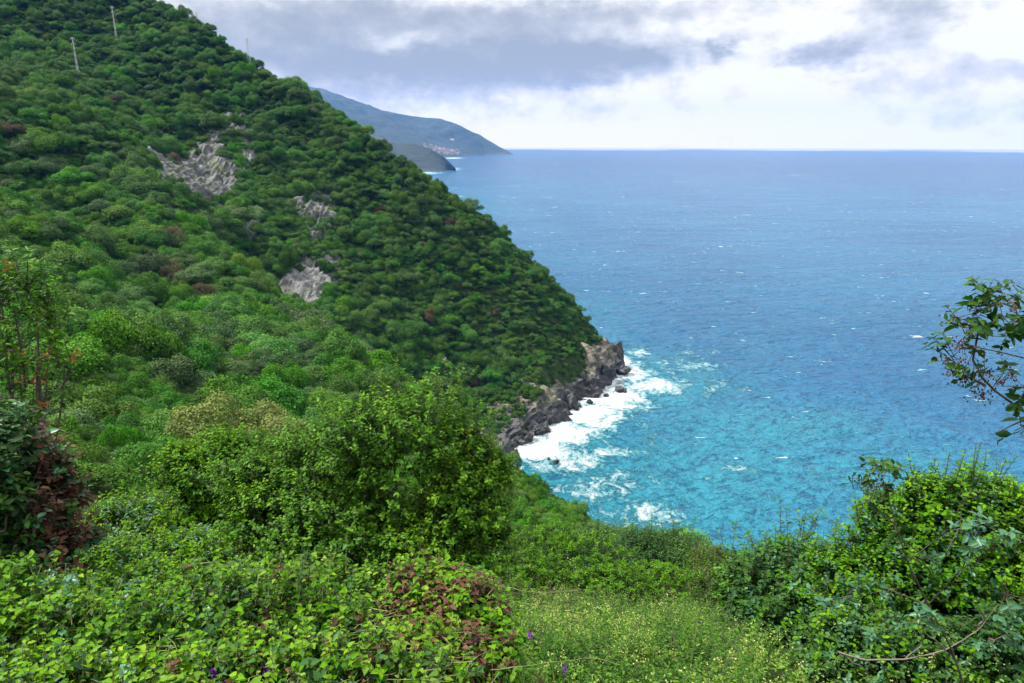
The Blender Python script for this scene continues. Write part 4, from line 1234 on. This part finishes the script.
# ------------------------------------------------------------------ saplings in front of the right hand bush
def path_pts(lst):
    return np.array([W(*q) for q in lst])
def dense(P, n):
    return smooth_line(P, n)
def leafy_stem(root_name, label, cat, main, branches, mat, leaf, aspect, shape, sprays, berries=None, wood=BARK, r0=.009, seed=5, per=9, tlen=.16, spread=.8, mix=None):
    r = np.random.default_rng(seed)
    M = path_pts(main)
    b = M[0].copy(); gzz = ground1(b[0], b[1])
    base = np.array([b[0], b[1], min(gzz, b[2]) - 0.0])
    root = empty(root_name, base); tag(root, label, cat)
    st = Acc()
    Mp = np.vstack([[base + np.array([0, 0, -.15])], M]) if b[2] > gzz + .05 else M
    D_ = dense(Mp, 40); D_ = D_ + 0.004 * np.stack([fbm(np.arange(40) / 4, 0 * np.arange(40), i, 2, seed + i) for i in range(3)], 1)
    st.add(polytube(D_ - base, np.linspace(r0, r0 * .35, 40), 6))
    for br in branches:
        Q = dense(path_pts(br), 20)
        st.add(polytube(Q - base, np.linspace(r0 * .55, r0 * .18, 20), 5))
    fol, fol2, wd, be = Acc(), Acc(), Acc(), Acc()
    for (px, py, Y, rp, n, which) in sprays:
        c, S_ = blob(px, py, Y, rp, rp, rp * Y / F_PX)
        d = unit(r.normal(size=(n, 3)) + np.array([0, 0, .25]))
        Lt = tlen * r.uniform(.6, 1.3, n)
        Bp = c + d * S_ * r.uniform(.1, .75, (n, 1))
        twig_leaves(fol if which == 0 else fol2, wd, Bp, d, Lt, per, leaf, aspect, shape, r, np.full(n, .48), spread=spread, tw=.0016)
        wd.add(tubes(np.repeat(c[None], n, 0) + r.normal(0, .01, (n, 3)), Bp, .0022, .0016, 3))
    for (px, py, Y, rp, n) in (berries or []):
        c, S_ = blob(px, py, Y, rp, rp, rp * Y / F_PX)
        d = unit(r.normal(size=(n, 3)))
        e = c + d * S_ * r.uniform(.35, 1.1, (n, 1))
        wd.add(tubes(np.repeat(c[None], n, 0), e, .0013, .0009, 3))
        for m_ in range(4):
            bb = e - d * 0.02 * m_ + r.normal(0, .009, (n, 3))
            s = .0042
            for z0, z1, ra, rb in ((-1, 0, .3, 1), (0, 1, 1, .3)):
                be.add(tubes(bb + np.array([0, 0, z0 * s]), bb + np.array([0, 0, z1 * s]), ra * s, rb * s, 5), r.uniform(0, 1))
    for a_ in (fol, fol2, wd, be):
        a_.v = [v - base for v in a_.v]
    obj("trunk", st.mesh("trunk", [wood], True), root)
    if fol.n: obj("foliage", fol.mesh("foliage", [LM[mat]]), root)
    if fol2.n: obj("foliage", fol2.mesh("foliage", [LM[mix]]), root)
    if wd.n: obj("twigs", wd.mesh("twigs", [TWIG]), root)
    if be.n:
        bo = obj("berries", be.mesh("berries", [LM['berry']]), root); bo['kind'] = 'stuff'
    return root

leafy_stem("berry_tree", "berry bearing tree branch with dark leaves reaching in from the right edge over the sea", "small tree",
           [(1175, 800, 2.5), (1150, 620, 2.5), (1110, 490, 2.55), (1060, 435, 2.6), (1020, 408, 2.6), (985, 385, 2.6), (972, 360, 2.62), (980, 322, 2.6)],
           [[(1110, 490, 2.55), (1080, 400, 2.6), (1040, 362, 2.65), (1000, 352, 2.65), (965, 345, 2.62)], [(985, 385, 2.6), (962, 374, 2.58), (945, 368, 2.55)], [(1060, 435, 2.6), (1030, 418, 2.6), (1015, 424, 2.6), (998, 432, 2.6)],
            [(1040, 362, 2.65), (1020, 330, 2.7), (1015, 305, 2.7)]],
           'deep', .046, .5, LEAF_OVAL,
           [(955, 360, 2.6, 22, 7, 0), (968, 330, 2.6, 22, 7, 0), (978, 312, 2.6, 26, 10, 0), (1000, 305, 2.65, 26, 7, 0), (1012, 325, 2.7, 28, 8, 0), (975, 350, 2.62, 22, 3, 1), (1000, 385, 2.6, 30, 2, 0), (1026, 388, 2.6, 22, 6, 0), (988, 295, 2.6, 14, 5, 0), (1035, 340, 2.7, 30, 8, 0), (1022, 430, 2.6, 18, 5, 0), (1000, 335, 2.62, 22, 3, 1)],
           berries=[(965, 376, 2.6, 24, 15), (985, 372, 2.62, 28, 16), (952, 366, 2.58, 20, 12), (1015, 305, 2.7, 22, 9), (962, 345, 2.6, 22, 10), (1010, 372, 2.65, 26, 9), (970, 322, 2.6, 22, 6), (980, 395, 2.6, 20, 8)],
           r0=.011, seed=31, per=7, tlen=.075, mix='bluish')
leafy_stem("leaning_sapling", "slim dark stemmed sapling leaning left with a leaf tuft against the water", "small tree",
           [(968, 700, 3.4), (952, 650, 3.4), (928, 605, 3.4), (908, 562, 3.4), (896, 525, 3.4), (886, 492, 3.4), (880, 472, 3.4)],
           [[(896, 525, 3.4), (880, 512, 3.4), (872, 500, 3.4)], [(908, 562, 3.4), (935, 540, 3.35), (960, 528, 3.3)], [(928, 605, 3.4), (960, 570, 3.3), (990, 548, 3.2)], [(928, 605, 3.4), (890, 590, 3.4), (850, 596, 3.4), (825, 600, 3.4)]],
           'deep', .050, .45, LEAF_OVAL, [(880, 477, 3.4, 24, 9, 0), (868, 480, 3.4, 18, 5, 0), (896, 476, 3.4, 18, 5, 0), (884, 505, 3.4, 12, 2, 0), (893, 530, 3.4, 12, 2, 0), (960, 528, 3.3, 26, 8, 1), (992, 548, 3.2, 30, 9, 1), (975, 538, 3.25, 26, 6, 1),
                                         (914, 560, 3.4, 22, 5, 1), (828, 600, 3.4, 20, 5, 1), (850, 590, 3.4, 20, 5, 1), (1005, 592, 3.1, 30, 8, 1), (890, 590, 3.4, 24, 5, 1), (870, 640, 3.3, 24, 5, 1), (990, 640, 3.1, 30, 7, 1), (930, 620, 3.2, 24, 5, 1)],
           berries=[(878, 487, 3.4, 22, 14), (862, 484, 3.4, 14, 6)], r0=.008, seed=32, per=8, tlen=.085, mix='bluish')

def bare(name, label, lines, r0, wood, cat="dead branch"):
    Ps = [path_pts(l) for l in lines]
    b = Ps[0][0]
    root = empty(name, b); tag(root, label, cat)
    for i, P in enumerate(Ps):
        n = 26
        Q = dense(P, n)
        wob = np.stack([fbm(np.arange(n) / 5, 0 * np.arange(n), i * 3 + j, 3, 77 + j) for j in range(3)], 1) * .012
        wob[0] = 0
        A = Acc(); A.add(polytube(Q + wob - b, np.linspace(r0 * (1 if i == 0 else .6), r0 * .3, n), 6))
        obj("limb", A.mesh("limb", [wood], True), root)
    return root
bare("dead_branch", "bare grey branch arching through the bottom right bush", [[(838, 652, 3.6), (868, 662, 3.55), (905, 660, 3.5), (945, 650, 3.5), (978, 630, 3.5), (998, 605, 3.5)],
     [(905, 660, 3.5), (922, 645, 3.5), (918, 622, 3.5), (916, 606, 3.5), (926, 600, 3.5)], [(945, 650, 3.5), (935, 640, 3.5), (924, 634, 3.5), (920, 620, 3.5)], [(838, 652, 3.6), (850, 660, 3.6), (868, 672, 3.55)], [(978, 630, 3.5), (985, 618, 3.5), (984, 606, 3.5)]], .007, GREYTWIG)
bare("dead_branch", "thin bare dead twig sticking out below the large dark shrub", [[(190, 565, 6.6), (215, 563, 6.6), (240, 568, 6.5), (252, 575, 6.5)], [(215, 563, 6.6), (225, 570, 6.6), (238, 578, 6.6)]], .007, GREYTWIG)
bare("dead_branch", "pale dry stick lying among the bushes above the flowering grass", [[(500, 590, 10.2), (525, 596, 10.2), (552, 590, 10.2), (575, 592, 10.2)], [(525, 596, 10.2), (530, 585, 10.2), (540, 578, 10.2)]], .011, GREYTWIG)
bare("dead_branch", "two forked dry twigs poking up at the right foot of the large dark shrub", [[(412, 580, 5.2), (418, 560, 5.2), (420, 545, 5.2), (424, 530, 5.2)], [(418, 560, 5.2), (408, 548, 5.2), (400, 540, 5.2)]], .006, GREYTWIG)

# trailing vine stems over the mounds
A = Acc()
r = np.random.default_rng(88)
for i in range(90):
    px, py = r.uniform(0, 500), r.uniform(575, 690)
    Y = np.interp(py, [570, 610, 640, 683], [4.9, 4.0, 3.45, 2.95]) - 0.12
    n = 14
    a0 = r.uniform(-.5, .5) + (math.pi if r.random() < .5 else 0)
    st_ = np.array([px, py, Y]); P = []
    for j in range(n):
        P.append(W(*st_)); a0 += r.normal(0, .35)
        st_ = st_ + np.array([math.cos(a0) * 11, math.sin(a0) * 4, 0]); st_[2] = np.interp(st_[1], [570, 610, 640, 683], [4.9, 4.0, 3.45, 2.95]) - 0.10 + r.normal(0, .03)
    A.add(polytube(np.array(P), np.linspace(.0032, .0014, n), 4))
vi_o = obj("creeper_vines", A.mesh("creeper_vines", [VINE], True))
tag(vi_o, kind='stuff')

# ------------------------------------------------------------------ flowering grass on the bank
r = np.random.default_rng(99)
n = 16000
yy = 2.2 + 22 * r.random(n) ** 1.5; xx = r.uniform(-.62, .95, n) * (yy + 1.5)
main_ = (xx > -0.02 * yy) & (xx < 0.42 * yy) & (yy < 13)
keep = main_ | (r.random(n) < .75)
xx, yy, main_ = xx[keep], yy[keep], main_[keep]
extra = 8500
ye = r.uniform(3.4, 12.5, extra); xe = r.uniform(-.03, .44, extra) * ye
xx = np.concatenate([xx, xe]); yy = np.concatenate([yy, ye])
zz_ = ground(xx, yy)
Bp = np.stack([xx, yy, zz_ - .02], 1)
D = unit(np.stack([r.normal(0, .28, len(xx)), r.normal(-.1, .28, len(xx)), np.ones(len(xx))], 1))
Lt = r.uniform(.10, .42, len(xx)) * np.clip(0.95 + 1.2 * fbm(xx / .7, yy / .7, 0, 3, 4), .35, 2.0)
Lt = np.where(r.random(len(xx)) < .05, Lt * 1.7, Lt)
patch_ = 1.3 * fbm(xx / 0.6, yy / 0.6, 0, 3, 15)
A, Wd, Fl = Acc(), Acc(), Acc()
twig_leaves(A, Wd, Bp, D, Lt, 8, .047, .42, LEAF_OVAL, r, np.clip(.42 + .55 * patch_ + r.normal(0, .14, len(xx)), .05, .95), tw=.0012)
nw = 2000
yw = r.uniform(4.0, 13, nw); xw = r.uniform(-.02, .44, nw) * yw
okw = fbm(xw / .8, yw / .8, 0, 2, 44) > -.05
xw, yw = xw[okw], yw[okw]; nw = len(xw)
bw = np.stack([xw, yw, ground(xw, yw) - .02], 1)
dw = unit(np.stack([r.normal(0, .22, nw), r.normal(-.05, .22, nw), np.ones(nw)], 1))
twig_leaves(A, Wd, bw, dw, r.uniform(.3, .62, nw), 16, .055, .34, LEAF_LANCE, r, r.uniform(.05, .5, nw), tw=.002)
ns_ = 260
ys = r.uniform(4.0, 13, ns_); xs = r.uniform(-.03, .44, ns_) * ys
bs = np.stack([xs, ys, ground(xs, ys) - .02], 1)
Dry = Acc(); Dry.add(tubes(bs, bs + unit(np.stack([r.normal(0, .3, ns_), r.normal(0, .3, ns_), np.ones(ns_)], 1)) * r.uniform(.3, .8, (ns_, 1)), .0035, .0018, 4))
tag(obj("dry_stalks", Dry.mesh("dry_stalks", [GREYTWIG])), kind='stuff')
# blades
nb = 2600
yb = r.uniform(3.0, 14, nb); xb = r.uniform(-.05, .46, nb) * yb
bb = np.stack([xb, yb, ground(xb, yb) - .02], 1)
bd = unit(np.stack([r.normal(0, .35, nb), r.normal(-.1, .35, nb), np.ones(nb)], 1))
A.add(leaves(bb, bd, unit(r.normal(size=(nb, 3)) + np.array([0, -1, .3])), r.uniform(.14, .34, nb), .008, LEAF_LANCE, .3, .35), np.repeat(r.uniform(.3, .9, nb), 6))
fl_ok = (patch_ > 0.12) & (xx > .03 * yy) & (yy > 3.2) & (yy < 13) & (r.random(len(xx)) < .36)
tips = (Bp + D * Lt[:, None])[fl_ok]
for j in range(7):
    off_ = r.normal(0, .020, tips.shape) + np.array([0, 0, .012])
    Fl.add(leaves(tips + off_, rand_dirs(len(tips), r), unit(rand_dirs(len(tips), r) + np.array([0, -.3, 1.3])), .014, .011, LEAF_OVAL, .1, .1), np.repeat(r.uniform(0, 1, len(tips)), 6))
tag(obj("meadow_grass", A.mesh("meadow_grass", [LM['herb']])), kind='stuff')
tag(obj("meadow_stalks", Wd.mesh("meadow_stalks", [VINE])), kind='stuff')
tag(obj("meadow_florets", Fl.mesh("meadow_florets", [LM['cream']])), kind='stuff')
# purple flower spikes
for i, (px, py, Y, lab) in enumerate([(501, 600, 5.6, "purple flower spike beside the withered bush at the top of the grass"), (564, 667, 4.4, "purple flower low in the grass near the bottom edge"),
                                    (266, 668, 3.0, "tall purple flower spike among the creeper at the bottom edge"), (212, 672, 2.95, "small purple flower in the creeper left of the tall purple spike"),
                                    (530, 633, 5.0, "single purple flower in the grass right of the withered bush")]):
    tip = W(px, py, Y); gz_ = min(ground1(tip[0], tip[1]), tip[2] - .15)
    root = empty("purple_flower", (tip[0], tip[1], gz_)); tag(root, lab, "flower")
    h = tip[2] - gz_
    A = Acc(); A.add(polytube([[0, 0, -.05], [.01, 0, h * .5], [0, 0, h]], [.003, .0025, .0015], 5)); obj("stem", A.mesh("stem", [VINE]), root)
    A = Acc(); m_ = 34
    t = r.random(m_); ph = r.uniform(0, 6.28, m_)
    dd = unit(np.stack([np.cos(ph), np.sin(ph), np.full(m_, .5)], 1))
    A.add(leaves(np.stack([0 * t, 0 * t, h - .055 * t], 1) + dd * .004, dd, unit(rand_dirs(m_, r) + np.array([0, 0, 1])), .020, .014), np.repeat(r.random(m_), 6))
    obj("petals", A.mesh("petals", [LM['purple']]), root)

# two pale trees behind the shrubs, and bare crowned trees on the spur
CROWN_OL = []
for i in range(2):
    V, Q, t = crown_geo(300 + i, 7000, 34, .95, 0.052)
    CROWN_OL.append(np_mesh("crown", V, quads=Q, mats=[LM['olive']], attrs={'tint': np.clip(t + .08, 0, 1)}))
for i, lab in enumerate([("pale yellowish tree left of the pair standing behind the large dark shrub",), ("pale yellowish tree nearest the large dark shrub, right of the pair",),
                                      ("small pale tree peeping over the left shoulder of the large dark shrub",)]):
    lab = lab[0]; x, y, z, s = SPECIAL[i]
    root = empty("olive_tree", (x, y, z)); tag(root, lab, "tree")
    c = obj("crown", CROWN_OL[i % 2], root); c.scale = (s, s, s * 1.05); c.location = (0, 0, .5 * s); c.rotation_euler = (0, 0, i * 2.1)
    t = obj("trunk", TRUNK[i], root); t.scale = (s, s, s); t.location = (0, 0, .3 * s)
V, Q, t = crown_geo(410, 2600, 26, .9, 0.055)
BARE_C = np_mesh("crown", V, quads=Q, mats=[FMAT['brownish']], attrs={'tint': t})
for i, lab in enumerate([("large grey brown half bare tree on the near spur, above its smaller twin",), ("smaller grey brown half bare tree below the large one on the near spur",), ("small brownish thin tree right of and below the two half bare ones",)]):
    lab = lab[0]; x, y, z, s = SPECIAL[3 + i]
    root = empty("bare_tree", (x, y, z)); tag(root, lab, "tree")
    c = obj("crown", BARE_C, root); c.scale = (s, s, s * 1.2); c.location = (0, 0, .3 * s); c.rotation_euler = (0, 0, i * 1.7)
    t = obj("trunk", TRUNK[i], root); t.scale = (s, s, s * 1.3); t.location = (0, 0, .45 * s)
